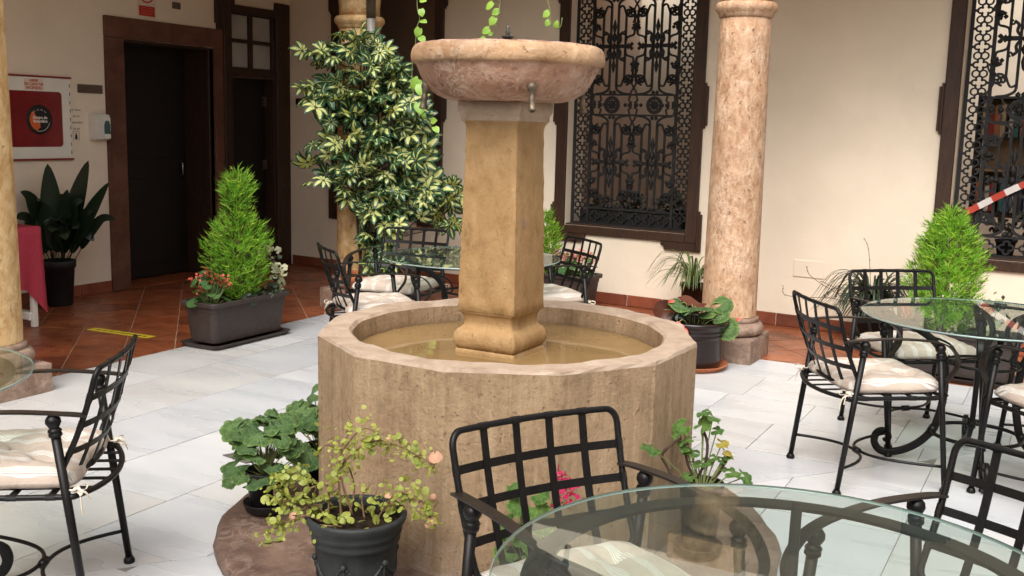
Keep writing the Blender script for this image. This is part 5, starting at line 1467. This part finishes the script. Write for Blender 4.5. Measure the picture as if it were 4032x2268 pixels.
bushy('begonia', 'coral flowered begonia at the near end of the planter before the doorways', 'begonia', (-5.115, 5.125, .285), 34, .14, .12, .25, beg_me, .036, 10, coral_me, 21)
bushy('begonia', 'pink begonia seen through the lattice chair back under the middle window', 'begonia', (-3.72, 7.91, .285), 40, .20, .12, .24, beg_me, .04, 16, pink_me, 22)
bushy('begonia', 'small red begonia showing over the rim of the reflecting table', 'begonia', (-.90, 7.13, .285), 22, .10, .10, .17, beg_me, .034, 6, coral_me, 23)
# variegated ivy at the far end, dark ivy below it
ivy_me = [polar_leaf(s_, 5, .30, .12, .35, 0, .05, 3).mesh('ivy_leaf', ['ivy_white']) for s_ in (31, 32)]
ivd_me = [polar_leaf(s_, 5, .25, .12, .35, 0, .05, 3).mesh('ivy_leaf', ['ivy_dark']) for s_ in (33,)]
def ivy(label, loc, n, path, spread, seed, white=.75):
    r_ = random.Random(seed); root = thing('ivy', label, 'ivy', loc)
    pth = smooth_path(path, 8); MB().tube(pth, .003, 5).obj('stem', 'stem_brown', root)
    for k in range(n):
        p = r_.choice(pth) + Vector((r_.gauss(0, spread), r_.gauss(0, spread), r_.gauss(0, spread * .7)))
        leaf_at('leaf', r_.choice(ivy_me) if r_.random() < white else ivd_me[0], root, p, rv(1), Vector((.3, -.9, .4)) + rv(.7), r_.uniform(.016, .03))
    return root
ivy('white edged ivy climbing the far end of the planter before the doorways', (-5.06, 5.74, .285), 70, [(0, 0, -.01), (.0, .02, .12), (-.02, -.02, .24), (-.06, -.07, .36)], .028, 41)
ivy('dark ivy filling the planter soil under the two tiered cypress', (-5.12, 5.55, .285), 46, [(.06, -.2, .0), (.05, .0, .03), (.05, .16, .05)], .032, 42, .06)
ivy('dry variegated ivy beside the broad cypress in the planter by the end window', (-.44, 7.12, .285), 46, [(0, 0, 0), (.02, 0, .12), (.05, .02, .26)], .035, 43, .5)

# ---------------- aspidistra
root = thing('aspidistra', 'dark leaved aspidistra in a grey pot against the wall beside the doorway', 'potted plant', (-7.25, 5.60, 0))
pot(root, 'grey_pot', .10, .128, .37, .010, .06)
tips = [(-7.216, 5.513, 1.15, .115), (-7.028, 5.749, 1.179, .11), (-7.335, 5.347, .93, .10), (-6.93, 5.86, 1.005, .09), (-6.90, 5.89, .70, .075), (-7.016, 5.764, .527, .08), (-6.985, 5.799, .785, .08),
        (-7.2, 5.4, .86, .1), (-7.1, 5.6, .95, .11), (-7.3, 5.5, .8, .1), (-7.05, 5.55, .72, .1), (-7.12, 5.45, .62, .09), (-7.0, 5.66, .86, .1), (-7.3, 5.7, .9, .1), (-7.33, 5.3, .72, .1), (-7.02, 5.5, .56, .09), (-7.16, 5.7, .62, .09), (-7.08, 5.68, .7, .1), (-7.22, 5.62, .74, .11), (-7.15, 5.52, .70, .11), (-7.25, 5.42, .66, .1), (-7.02, 5.62, .64, .1), (-7.32, 5.6, .62, .1), (-7.1, 5.58, .55, .1), (-7.3, 5.36, .58, .1)]
for k, (x, y, z, w) in enumerate(tips):
    tp_ = Vector((x + 7.25, y - 5.60, z)); b0 = Vector((tp_.x * .18 + rnd.uniform(-.03, .03), tp_.y * .18 + rnd.uniform(-.03, .03), .34)); 
    hz = Vector((tp_.x, tp_.y, 0))
    low = z < .95
    pk = b0.lerp(tp_, .42) + UP * (.10 if low else .04); pm = b0.lerp(tp_, .72) + UP * (.11 if low else .03)
    path = [b0 + (pk - b0) * .45, pk, pm, tp_]
    mb = MB(); side = hz.normalized() if hz.length > .01 else Vector((1, 0, 0))
    view = Vector((7.2, -5.6, 2.5)).normalized()
    blade(mb, path, w * 1.55, .15, (view * .7 + UP * .5 - side * .3), lance)
    mb.tube([b0, b0 + (pk - b0) * .5], .004, 5)
    mb.obj('leaf', 'aspidistra_leaf', root)

# ---------------- spider plant and dark grass at the back wall
def grassy(name, label, loc, potargs, n, L, w, mat, seed, rise=.5, stalks=()):
    r_ = random.Random(seed); root = thing(name, label, 'potted plant', loc); pot(root, *potargs); hp = potargs[3]
    for k in range(n):
        a = r_.uniform(0, 2 * PI); l = L * r_.uniform(.6, 1.1); out = Vector((math.cos(a), math.sin(a), 0)); up_ = r_.uniform(.5, 1.1) * rise
        b0 = out * .02 + UP * (hp - .03)
        path = [b0, b0 + out * l * .25 + UP * l * up_, b0 + out * l * .62 + UP * l * up_ * 1.05, b0 + out * l * .95 + UP * l * (up_ * .45 - .12)]
        mb = MB(); blade(mb, path, w * r_.uniform(.8, 1.2), .3, UP, lambda u: max(.04, (1 - u) ** .45 * min(1, .5 + u * 3))); mb.obj('leaf', mat, root)
    for pts in stalks:
        mb = MB(); pp_ = smooth_path(pts, 5); mb.tube(pp_, .0022, 5)
        for q in range(6, len(pp_), 2): mb.sphere(pp_[q] + rv(.006), .004, 5, 3)
        mb.obj('dry_stalk', 'stem_brown', root)
    return root
grassy('spider_plant', 'green spider plant in a dark pot behind the mottled column', (-2.70, 8.03, 0), ('brown_glaze', .075, .095, .32), 70, .42, .016, 'spider_leaf', 51, .52)
grassy('lily_turf', 'dark grassy plant with dry stalks against the wall behind the iron chairs', (-1.27, 7.86, 0), ('black_pot', .10, .13, .26), 150, .44, .021, 'dark_grass', 52, .6,
       [[(0, 0, .24), (-.2, -.06, .36), (-.42, -.14, .50), (-.46, -.16, .58)], [(0, 0, .24), (-.25, -.05, .34), (-.50, -.1, .335), (-.62, -.12, .35), (-.63, -.12, .41)], [(0, 0, .24), (-.03, 0, .5), (-.06, .0, .72), (-.10, .01, .80)], [(0, 0, .24), (-.16, -.05, .38), (-.36, -.1, .47)]])

# ---------------- rex begonia in the glazed pot
root = thing('rex_begonia', 'large leaved begonia in a glazed brown pot on a terracotta saucer', 'potted plant', (-2.16, 6.49, 0))
bp_ = [(.165, .012), (.178, .016), (.186, .05), (.186, .20), (.190, .215), (.202, .222), (.205, .232), (.200, .238), (.207, .246), (.213, .262), (.209, .268), (.217, .276), (.226, .296), (.233, .300), (.233, .318), (.224, .322), (.212, .31), (.20, .27)]
MB().lathe(bp_, 44, 0, True, None, (0, 0, 0), True, False).obj('pot', 'brown_glaze', root)
MB().lathe([(.19, 0), (.20, .002), (.232, .032), (.236, .036), (.226, .036), (.2, .013), (.01, .0125)], 44, 0, True, None, (0, 0, 0), True, False).obj('saucer', 'terracotta_pot', root)
MB().lathe([(.206, .283), (.205, .287), (.1, .292), (.001, .29)], 24, 0, True, None, (0, 0, 0), False, False).obj('soil', 'soil', root)
rex = [polar_leaf(s_, 6, .06, .10, .25, 0, .22, 5).mesh('rex_leaf', ['rex_leaf']) for s_ in (61, 62)]
rexu = polar_leaf(63, 6, .06, .12, .25, 0, .25, 5).mesh('rex_leaf', ['rex_under'])
def wl(p): return Vector((p[0] + 2.16, p[1] - 6.49, p[2]))
V0 = Vector((.3, -.95, .25))
rs = MB()
for (p, s_, nn, me) in (((-2.245, 6.44, .42), .085, UP * 1 + V0 * .35, rex[0]), ((-2.15, 6.47, .40), .10, UP + V0 * .6, rex[1]), ((-2.08, 6.5, .375), .06, UP + V0, rex[0]), ((-1.985, 6.53, .43), .07, V0 + Vector((-.5, 0, .2)), rex[1]), ((-1.99, 6.50, .36), .065, UP * .6 + V0 + Vector((.3, 0, 0)), rex[0]),
                      ((-1.945, 6.50, .285), .085, V0 + UP * .35, rex[1]), ((-2.23, 6.28, .27), .085, V0 + UP * .2, rex[0]), ((-2.345, 6.42, .37), .075, UP * .4 - V0 + Vector((-.5, 0, 0)), rexu), ((-2.21, 6.55, .40), .10, -V0 + UP * .3, rexu), ((-2.06, 6.6, .36), .07, UP, rex[0]), ((-2.27, 6.6, .37), .07, UP + V0 * .3, rex[1])):
    q = wl(p); leaf_at('leaf', me, root, q, Vector((q.x, q.y, 0)).normalized() + rv(.4), nn, s_)
    rs.tube(smooth_path([(q.x * .3, q.y * .3, .285), (q.x * .6, q.y * .6, max(.33, q.z)), q], 3), .004, 5)
rs.obj('stems', 'stem_green', root)
for (p, d, s_) in (((-2.20, 6.27, .335), (.25, 0, -.5), .085), ((-2.145, 6.26, .30), (.12, 0, -.6), .1), ((-2.15, 6.25, .32), (-.1, 0, -.5), .06), ((-2.315, 6.40, .43), (.4, 0, .1), .05), ((-1.90, 6.55, .33), (.4, 0, .2), .04)):
    mb = MB(); q = wl(p); d = Vector(d).normalized(); blade(mb, [q, q + d * s_ * .5 + V0 * .01, q + d * s_], s_ * .42, .2, V0, lance); mb.obj('flower', 'coral_petal', root)
small = grassy('young_plant', 'little dark rosette plants sprouting inside the glazed brown pot', (-2.24, 6.42, .287), ('black_pot', .03, .038, .055), 16, .07, .02, 'dark_grass', 53, .8)

# ---------------- geraniums round the basin
ger_me = [polar_leaf(s_, 7, .14, .13, .38, .02, .18, 5).mesh('geranium_leaf', ['geranium_leaf']) for s_ in (71, 72, 73)]
leg_me = [polar_leaf(s_, 7, .2, .16, .45, .03, .1, 5).mesh('geranium_leaf', ['leggy_leaf']) for s_ in (74, 75)]
yel_me = polar_leaf(76, 6, .2, .2, .45, .03, .1, 4).mesh('geranium_leaf', ['yellow_leaf'])
def geranium(label, loc, pr, pts, size, mes, seed, potmat='black_pot', stem='stem_green', saucer=True, flowers=(), h=.16, face=.8):
    r_ = random.Random(seed); root = thing('geranium', label, 'potted plant', loc)
    pot(root, potmat, pr * .78, pr, h, .006, .025, True, .0 if not saucer else .008, pr * 1.15 if saucer else None, potmat)
    st = MB()
    for (p, s_, *mm) in pts:
        p = Vector(p); out = Vector((p.x, p.y, 0)); out = out.normalized() if out.length > .01 else rv(1)
        vw = Vector((-loc[0], -loc[1], 1.0)).normalized()
        leaf_at('leaf', mm[0] if mm else r_.choice(mes), root, p, out + rv(.35) - UP * .25, UP * .9 + vw * face + rv(.3), size * s_)
        st.tube(smooth_path([(p.x * .15, p.y * .15, h - .02), (p.x * .45, p.y * .45, max(h, p.z * .75)), p], 3), .0022, 4)
    for p in flowers:
        leaf_at('flower', r_.choice(mag_me), root, Vector(p), rv(1), UP, r_.uniform(.7, 1.1)); st.tube([(0, 0, h - .02), (p[0] * .6, p[1] * .6, p[2] * .7), p], .002, 4)
    st.obj('stems', stem, root); return root
gp = []
r_ = random.Random(5)
for k in range(56):
    a = r_.uniform(0, 2 * PI); el = r_.uniform(-.5, 1.25); q = .152 * (.75 + .3 * r_.random())
    gp.append(((q * math.cos(a) * math.cos(el) * 1.05, q * math.sin(a) * math.cos(el) * 1.05, .215 + q * math.sin(el) * 1.05), r_.uniform(.6, 1.2)))
geranium('full green geranium in a dark pot left of the fountain basin', (-2.64, 2.92, .057), .075, gp, .052, ger_me, 81)
gp = []
for k in range(24):
    a = r_.uniform(0, 2 * PI); el = r_.uniform(-.2, 1.2); q = .125 * (.75 + .3 * r_.random())
    gp.append(((q * math.cos(a) * math.cos(el), q * math.sin(a) * math.cos(el), .26 + q * math.sin(el)), r_.uniform(.8, 1.2)))
geranium('second green geranium half hidden behind the basin edge and the fuller one', (-2.66, 3.28, .055), .07, gp, .052, ger_me, 82)
gp = [((x + 1.42, y - 2.74, z - .057), s_) for (x, y, z), s_ in (((-1.452, 2.70, .331), 1.1), ((-1.432, 2.71, .392), .8), ((-1.383, 2.74, .384), .9), ((-1.374, 2.74, .43), .7), ((-1.367, 2.75, .327), .8), ((-1.464, 2.69, .239), .9), ((-1.395, 2.71, .284), 1), ((-1.441, 2.72, .44), .8), ((-1.33, 2.79, .3), .9), ((-1.36, 2.68, .25), .8), ((-1.5, 2.75, .28), .9), ((-1.44, 2.80, .33), .8))]
geranium('magenta flowered geranium behind the lattice of the chair at the basin', (-1.42, 2.74, .057), .075, gp, .048, leg_me, 83, flowers=[(.115, .06, .37), (.095, .055, .42), (.11, .05, .355), (.085, .06, .41)])
K = .83
def lg(p, K=K): return (p[0] * K + 1.08, p[1] * K - 3.42, 1.55 + (p[2] - 1.55) * K - .057)
lp_ = [((-1.504, 4.044, .207), 1.05), ((-1.306, 4.118, .378), .8), ((-1.271, 4.129, .362), .9), ((-1.31, 4.117, .324), 1.1), ((-1.251, 4.135, .305), .7), ((-1.391, 4.089, .309), .95), ((-1.4, 4.086, .282), .9), ((-1.367, 4.098, .255), 1.0), ((-1.371, 4.096, .225), .85), ((-1.343, 4.106, .2), .95), ((-1.283, 4.125, .166), .7),
       ((-1.228, 4.141, .251), .7, yel_me), ((-1.207, 4.147, .215), .75, yel_me), ((-1.254, 4.134, .187), .55), ((-1.222, 4.143, .177), .5), ((-1.18, 4.154, .128), .9), ((-1.128, 4.167, .115), 1.0), ((-1.207, 4.147, .195), .7), ((-1.316, 4.115, .149), .7), ((-1.218, 4.144, .14), .5), ((-1.36, 4.2, .13), .8), ((-1.35, 4.08, .10), .7)]
gl_ = geranium('leggy geranium with yellowing leaves on the plinth right of the basin', (-1.08, 3.42, .057), .075, [(lg(t_[0], .79 if k_ == 0 else .83), *t_[1:]) for k_, t_ in enumerate(lp_)], .037, leg_me, 84, stem='stem_green', face=.35, h=.26)
ws = MB()
for pts in ([(-1.41, 4.08, .067), (-1.44, 4.07, .13), (-1.462, 4.062, .178), (-1.43, 4.075, .225), (-1.395, 4.088, .255)], [(-1.32, 4.115, .09), (-1.29, 4.12, .16), (-1.285, 4.125, .22), (-1.29, 4.123, .262), (-1.31, 4.117, .31)], [(-1.26, 4.135, .085), (-1.235, 4.14, .12), (-1.21, 4.145, .17), (-1.20, 4.148, .20)], [(-1.33, 4.11, .09), (-1.36, 4.10, .15), (-1.37, 4.097, .2)]):
    ws.tube(smooth_path([lg(p, .80 if p[0] < -1.40 else .83) for p in pts], 4), [.005] * (4 * (len(pts) - 1) + 1), 6)
ws.obj('woody_stems', 'stem_dark', gl_)

# ---------------- creeping jenny in the garland pot
root = thing('creeping_jenny', 'yellow green trailing plant in a dark garland pot on the fountain plinth', 'potted plant', (-1.885, 2.49, .057))
gpz = [(.108, .012), (.112, .018), (.125, .15), (.128, .2), (.136, .205), (.138, .215), (.134, .222), (.136, .23), (.143, .236), (.144, .246), (.141, .25), (.149, .262), (.156, .275), (.158, .285), (.154, .293), (.146, .294), (.141, .285), (.138, .25)]
MB().lathe(gpz, 48, 0, True, None, (0, 0, 0), True, False).obj('pot', 'garland_pot', root)
ga = MB()
for k in range(6):
    a0 = R(60 * k - 100)
    def gpnt(a, z, e=.0): q = .112 + (z - .018) / .132 * .013 + e; return (q * math.cos(a), q * math.sin(a), z)
    ga.tube([gpnt(a0 + R(52) * (t / 10 - .5), .155 - .045 * (1 - (t / 5 - 1) ** 2)) for t in range(11)], [.003 + .005 * (1 - (t / 5 - 1) ** 2) for t in range(11)], 6)
    ga.sphere(gpnt(a0 + R(30), .162, .002), .011, 8, 5); ga.sphere(gpnt(a0 + R(25), .152, .001), .006, 6, 4); ga.sphere(gpnt(a0 + R(35), .152, .001), .006, 6, 4)
    ga.tube([gpnt(a0 + R(30), .155), gpnt(a0 + R(31), .12), gpnt(a0 + R(29), .10)], .004, 5)
ga.obj('garland', 'garland_pot', root)
MB().lathe([(.137, .262), (.10, .266), (.05, .262), (.001, .268)], 24, 0, True, None, (0, 0, 0), False, False).obj('soil', 'soil', root)
MB().lathe([(.13, 0), (.15, .002), (.165, .016), (.160, .018), (.13, .008), (.01, .007)], 36, 0, True, None, (0, 0, 0), True, False).obj('saucer', 'black_pot', root)
jen_me = [polar_leaf(s_, 1, .0, .10, .12, 0, .12, 3).mesh('jenny_leaf', ['jenny_leaf']) for s_ in (91, 92, 93)]
dry_me = polar_leaf(94, 1, .0, .3, .2, 0, .4, 3).mesh('jenny_leaf', ['dry_leaf'])
JS = [[(-1.92, 2.463, .34), (-1.927, 2.457, .473), (-1.908, 2.472, .52), (-1.865, 2.505, .568), (-1.831, 2.529, .579), (-1.779, 2.563, .563), (-1.729, 2.594, .531), (-1.681, 2.621, .50)],
      [(-1.95, 2.436, .34), (-1.955, 2.434, .442), (-2.006, 2.388, .422), (-2.045, 2.351, .393), (-2.068, 2.327, .412), (-2.065, 2.33, .452), (-2.044, 2.352, .475), (-2.017, 2.378, .483)],
      [(-1.83, 2.53, .33), (-1.814, 2.541, .36), (-1.788, 2.558, .405), (-1.748, 2.583, .405), (-1.718, 2.601, .385), (-1.697, 2.612, .352), (-1.693, 2.614, .332)],
      [(-1.96, 2.43, .33), (-1.978, 2.414, .379), (-2.02, 2.375, .358), (-2.061, 2.335, .318), (-2.092, 2.302, .299)],
      [(-1.92, 2.46, .33), (-1.926, 2.458, .473), (-1.92, 2.463, .561), (-1.896, 2.482, .62), (-1.905, 2.475, .66)],
      [(-1.90, 2.47, .33), (-1.90, 2.5, .43), (-1.95, 2.5, .52), (-1.97, 2.45, .56), (-2.0, 2.44, .52)],
      [(-1.86, 2.5, .33), (-1.87, 2.5, .40), (-1.85, 2.52, .44)],
      [(-1.89, 2.48, .34), (-1.93, 2.46, .50), (-1.90, 2.48, .58), (-1.86, 2.50, .62), (-1.82, 2.52, .60)],
      [(-1.95, 2.41, .33), (-1.98, 2.36, .36), (-2.02, 2.34, .34), (-2.05, 2.34, .33)],
      [(-1.87, 2.40, .335), (-1.90, 2.36, .345), (-1.94, 2.36, .34)]]
stm = MB(); nj = 0; jx = MB(); jl = [polar_leaf(q_, 1, .0, .10, .12, 0, .12, 2) for q_ in (91, 92)]
for si, pts in enumerate(JS):
    pth = [Vector((x + 1.885, y - 2.49, z - .057)) for x, y, z in pts]
    pth = smooth_path(pth, 6); stm.tube(pth, [.0034 - .0018 * i / len(pth) for i in range(len(pth))], 5)
    for i, p in enumerate(pth):
        if i < 3: continue
        for s_ in range(2):
            q = p + Vector((rnd.gauss(0, .017), rnd.gauss(0, .017), rnd.gauss(0, .019)))
            q2 = p + Vector((rnd.gauss(0, .021), rnd.gauss(0, .021), rnd.gauss(0, .023))); l_ = rnd.choice(jl)
            if rnd.random() < .75: jx.add(l_.v, l_.f, 0, True, orient(q2, rv(1), UP * .6 + Vector((.5, -.8, .2)) * .8 + rv(.8), rnd.uniform(.004, .0095)))
            if nj > 272: continue
            me = dry_me if rnd.random() < (.25 if si == 2 else .03) else rnd.choice(jen_me)
            leaf_at('leaf', me, root, q, rv(1), UP * .6 + Vector((.5, -.8, .2)) * .8 + rv(.7), rnd.uniform(.007, .0145)); nj += 1
            if rnd.random() < .5: stm.tube([p, q], .0009, 4)
for k in range(26):
    a = rnd.uniform(0, 2 * PI); q = .12 * rnd.random() ** .5
    if nj < 299: leaf_at('leaf', rnd.choice(jen_me), root, (q * math.cos(a), q * math.sin(a), .275 + rnd.uniform(0, .03)), rv(1), UP + rv(.5), rnd.uniform(.009, .017)); nj += 1
p = Vector((-1.68 + 1.885, 2.62 - 2.49, .535 - .057)); leaf_at('leaf', dry_me, root, p, rv(1), Vector((.5, -.8, .2)), .022)
jo = jx.obj('small_foliage', 'jenny_leaf', root); jo['kind'] = 'stuff'
stm.obj('stems', 'stem_brown', root)
for (x, y, s_, lab) in ((-2.425, 2.69, .016, 'pair of fallen yellow leaves lying on the fountain plinth'),):
    mb = MB()
    for q in ((0, 0, 0), (.02, .03, 0)):
        l_ = polar_leaf(95, 1, 0, .1, .12, 0, -.1, 3); mb.add(l_.v, l_.f, 0, True, Matrix.Translation(q) @ Matrix.Scale(s_, 4))
    o = mb.obj('fallen_leaf', 'jenny_leaf'); o.location = (x, y, .061); o['label'] = lab; o['category'] = 'leaf'

# ---------------- variegated schefflera on the ochre column
root = thing('schefflera', 'tall variegated schefflera climbing the ochre column behind the fountain', 'potted plant', (-5.0, 6.72, 0))
pot(root, 'terracotta_pot', .14, .185, .34, .016, .06)
sch = [compound_leaf(s_, c_).mesh('leaf', ['schefflera_green', 'schefflera_cream']) for s_, c_ in ((1, .74), (2, .8), (3, .62), (4, .15), (5, .7), (6, .3))]
VB = Vector((-5.12, 6.86, 0)); RTV = Vector((.80, .60, 0)); TOC = Vector((.60, -.80, 0))
PXM = 8.57 / 4100
# crown outline by height: (z, left px, right px) relative to the column axis as seen from the court
OUT = [(2.26, 1335, 1490), (2.14, 1300, 1520), (2.08, 1190, 1560), (1.98, 1260, 1600), (1.88, 1290, 1630), (1.79, 1180, 1665), (1.66, 1215, 1690), (1.58, 1245, 1690), (1.47, 1290, 1700), (1.37, 1290, 1715), (1.24, 1215, 1735), (1.12, 1240, 1735), (1.0, 1320, 1690), (.9, 1350, 1660), (.8, 1390, 1620), (.68, 1400, 1570), (.5, 1420, 1570), (.3, 1430, 1560)]
def lim(z):
    for (z0, l0, r0), (z1, l1, r1) in zip(OUT, OUT[1:]):
        if z1 <= z <= z0: t = (z0 - z) / (z0 - z1); return (l0 + (l1 - l0) * t + 34, r0 + (r1 - r0) * t)
    return OUT[-1][1:]
r_ = random.Random(77); st = MB(); nl = 0; sx_ = MB(); scm = [compound_leaf(q_, c_) for q_, c_ in ((11, .6), (12, .2), (13, .7))]
base = Vector((-5.0, 6.72, 0))
def leafcl(s, z, dep, dark=False, mass=False):
    P0 = VB + RTV * s + TOC * dep + UP * z - base
    out = (RTV * (s * 1.6) + TOC * (.5 + dep)).normalized()
    nn = UP * r_.uniform(.15, .75) + TOC * r_.uniform(.9, 1.5) + RTV * (s * 1.2 + r_.uniform(-.35, .35))
    me = r_.choice(sch) if not dark else sch[3 if r_.random() < .6 else 5]
    if mass:
        l_ = r_.choice(scm); mt_ = orient(P0, out + rv(.9), nn + rv(.5), r_.uniform(.55, .95)); o_ = len(sx_.v)
        sx_.v += [tuple(mt_ @ Vector(q)) for q in l_.v]; sx_.f += [tuple(i + o_ for i in f) for f in l_.f]; sx_.m += l_.m; sx_.s += l_.s
    else: leaf_at('leaf', me, root, P0, out + rv(.6), nn, r_.uniform(.8, 1.35))
    ax = VB + RTV * (s * .35 + .03) + TOC * (dep * .4) + UP * (z - .08 - .05 * abs(s)) - base
    st.tube([ax, P0], .0018, 4)
while nl < 256:
    z = r_.uniform(.28, 2.24); l, r = lim(z)
    if r_.random() > ((r - l) / 520) ** .8: continue
    dark = r_.random() < .32
    x = r_.uniform(l, r); s = (x - 1450) * PXM
    leafcl(s, z, r_.uniform(.0, .16) if dark else r_.uniform(.14, .36), dark); nl += 1
for (x, z) in ((1200, 2.07), (1285, 2.05), (1195, 1.78), (1225, 1.80), (1215, 1.22), (1245, 1.05), (1240, 1.36), (1420, 2.22), (1345, 2.2), (1230, 1.70), (1290, 1.40)):
    leafcl((x + 22 - 1450) * PXM, z, .2); nl += 1
k = 0
while k < 190:
    z = r_.uniform(.3, 2.22); l, r = lim(z); l += 25; r -= 15
    if r_.random() > ((r - l) / 520) ** .8: continue
    k += 1; leafcl((r_.uniform(l, r) - 1450) * PXM, z, r_.uniform(-.05, .3), False, True)
# side shoot behind the chair
for k in range(30):
    x = r_.uniform(1640, 1815); z = r_.uniform(.72, 1.12) if x > 1690 else r_.uniform(.8, 1.05)
    leafcl((x - 1450) * PXM, z, r_.uniform(.1, .32))
for k, (dx, lean) in enumerate(((-.03, -.04), (.02, .03), (.06, .12), (-.06, .0))):
    st.tube(smooth_path([(dx, 0, .3), Vector((-.1, .12, .8)) + RTV * (lean - .02), Vector((-.11, .12, 1.5)) + RTV * lean, Vector((-.11, .12, 2.12)) + RTV * lean * .5], 6), [.012 - .008 * i / 19 for i in range(19)], 6)
st.tube(smooth_path([(.05, 0, .3), Vector((.2, .15, .6)), Vector((.42, .3, .9))], 5), .006, 5)
so_ = sx_.obj('small_foliage', ['schefflera_green', 'schefflera_cream'], root); so_['kind'] = 'stuff'
st.obj('stems', 'stem_dark', root)

# ---------------- trailing vines hanging from the arcade
pot_me = [heart_leaf(s_).mesh('leaf', ['pothos_leaf']) for s_ in (1, 2, 3)]
def vine(label, strand, leaves, anchor):
    root = thing('trailing_vine', label, 'vine', (strand[0][0], 6.62, 2.9), 0, 'vines trailing from the arcade beam')
    pts = [Vector((anchor, 6.66, 2.905))] + [Vector((x, 6.62 + .01 * math.sin(k * 2), z)) for k, (x, z) in enumerate(strand)]
    o0 = Vector(root.location); pth = smooth_path([p - o0 for p in pts], 6)
    MB().tube(pth, .0032, 5).obj('stem', 'stem_green', root)
    for (x, z, dx, dz, s_) in leaves:
        p = Vector((x, 6.61, z)) - o0; d = Vector((dx, -.25, dz))
        pc_ = min(pth, key=lambda q: (q - p).length)
        st_ = p - d.normalized() * s_ * .5
        leaf_at('leaf', rnd.choice(pot_me), root, st_, d, Vector((.45, -1, .45)) + rv(.45), s_)
        MB().tube(smooth_path([pc_, pc_.lerp(st_, .6) + UP * .008, st_], 3), .0016, 4).obj('petiole', 'stem_green', root)
vine('long leafy vine hanging behind the bowl and past the schefflera', [(-4.462, 2.445), (-4.444, 2.316), (-4.459, 2.24), (-4.473, 2.104), (-4.507, 1.955), (-4.49, 1.8), (-4.448, 1.646), (-4.391, 1.595), (-4.327, 1.524), (-4.263, 1.463), (-4.226, 1.464)],
     [(-4.40, 2.44, 1, -.1, .055), (-4.415, 2.35, .4, -1, .06), (-4.395, 2.29, 1, -.15, .06), (-4.447, 2.207, -.3, -1, .07), (-4.405, 2.162, .9, -.5, .065), (-4.474, 1.834, -.6, -.7, .095), (-4.41, 1.786, .5, -1, .10), (-4.42, 1.652, .5, -.8, .095), (-4.295, 1.565, .9, .1, .06), (-4.27, 1.50, .8, -.7, .06), (-4.38, 1.60, .3, .5, .04)], -4.44)
vine('short leafy vine hanging above the middle of the bowl', [(-3.75, 2.6), (-3.762, 2.397), (-3.764, 2.318), (-3.78, 2.25), (-3.815, 2.177), (-3.865, 2.134), (-3.939, 2.129)],
     [(-3.842, 2.381, -.7, -.6, .07), (-3.79, 2.337, -.6, -.3, .06), (-3.814, 2.273, -.5, -.7, .07), (-3.867, 2.209, -.8, -.4, .065), (-3.895, 2.141, -.6, -.5, .065), (-3.83, 2.188, -.8, 0, .035)], -3.74)
vine('thin curling vine tip hanging in front of the middle window frame', [(-3.40, 2.6), (-3.382, 2.409), (-3.352, 2.337), (-3.349, 2.253), (-3.32, 2.222), (-3.272, 2.221), (-3.258, 2.287)],
     [(-3.385, 2.311, -.6, -.6, .06), (-3.37, 2.25, -.4, -.8, .05), (-3.30, 2.246, .3, .8, .05)], -3.42)

# ---------------- pots with dark plants inside the middle window
def inner(label, u, z, n, s_, seed):
    r2_ = random.Random(seed); p = Matrix.Translation(NLOC) @ Matrix.Rotation(NROT, 4, 'Z') @ Vector((u, .20, z))
    root = thing('sill_plant', label, 'potted plant', tuple(p), NROT)
    pot(root, 'black_pot', .055, .07, .12, .008, .02)
    for k in range(n):
        a = r2_.uniform(0, 2 * PI); q = s_ * r2_.random() ** .5
        leaf_at('leaf', room_me[k % 2], root, (q * math.cos(a), q * .5 * math.sin(a), .12 + s_ * 1.3 * r2_.random()), rv(1), UP + Vector((0, -.8, 0)) + rv(.5), r2_.uniform(.025, .042))
room_me = [polar_leaf(s_, 7, .15, .15, .4, 0, .1, 3).mesh('leaf', ['room_plant']) for s_ in (97, 98)]
inner('low dark plant on the sill at the pillar side of the middle window', 3.66, .6895, 18, .10, 1)
inner('bushy dark red plant on the middle of the sill behind the grille', 3.95, .6895, 34, .13, 2)
inner('tall dark plant on the sill at the column side of the middle window', 4.32, .6895, 40, .15, 3)
inner('green plant low behind the last window grille under the tape', 7.0, .6895, 26, .15, 4)
inner('dark plant behind the last window grille at the photo edge', 7.3, .6895, 26, .14, 5)
tr_ = nth('trough', 'long black trough on the sill of the middle window', 'trough', 3.98, .20, .6895)
MB().bbox((-.50, .075, 0), (.50, .099, .16), .006).obj('side', 'black_pot', tr_)
MB().bbox((-.50, -.10, 0), (.50, -.076, .13), .006).obj('side', 'black_pot', tr_)
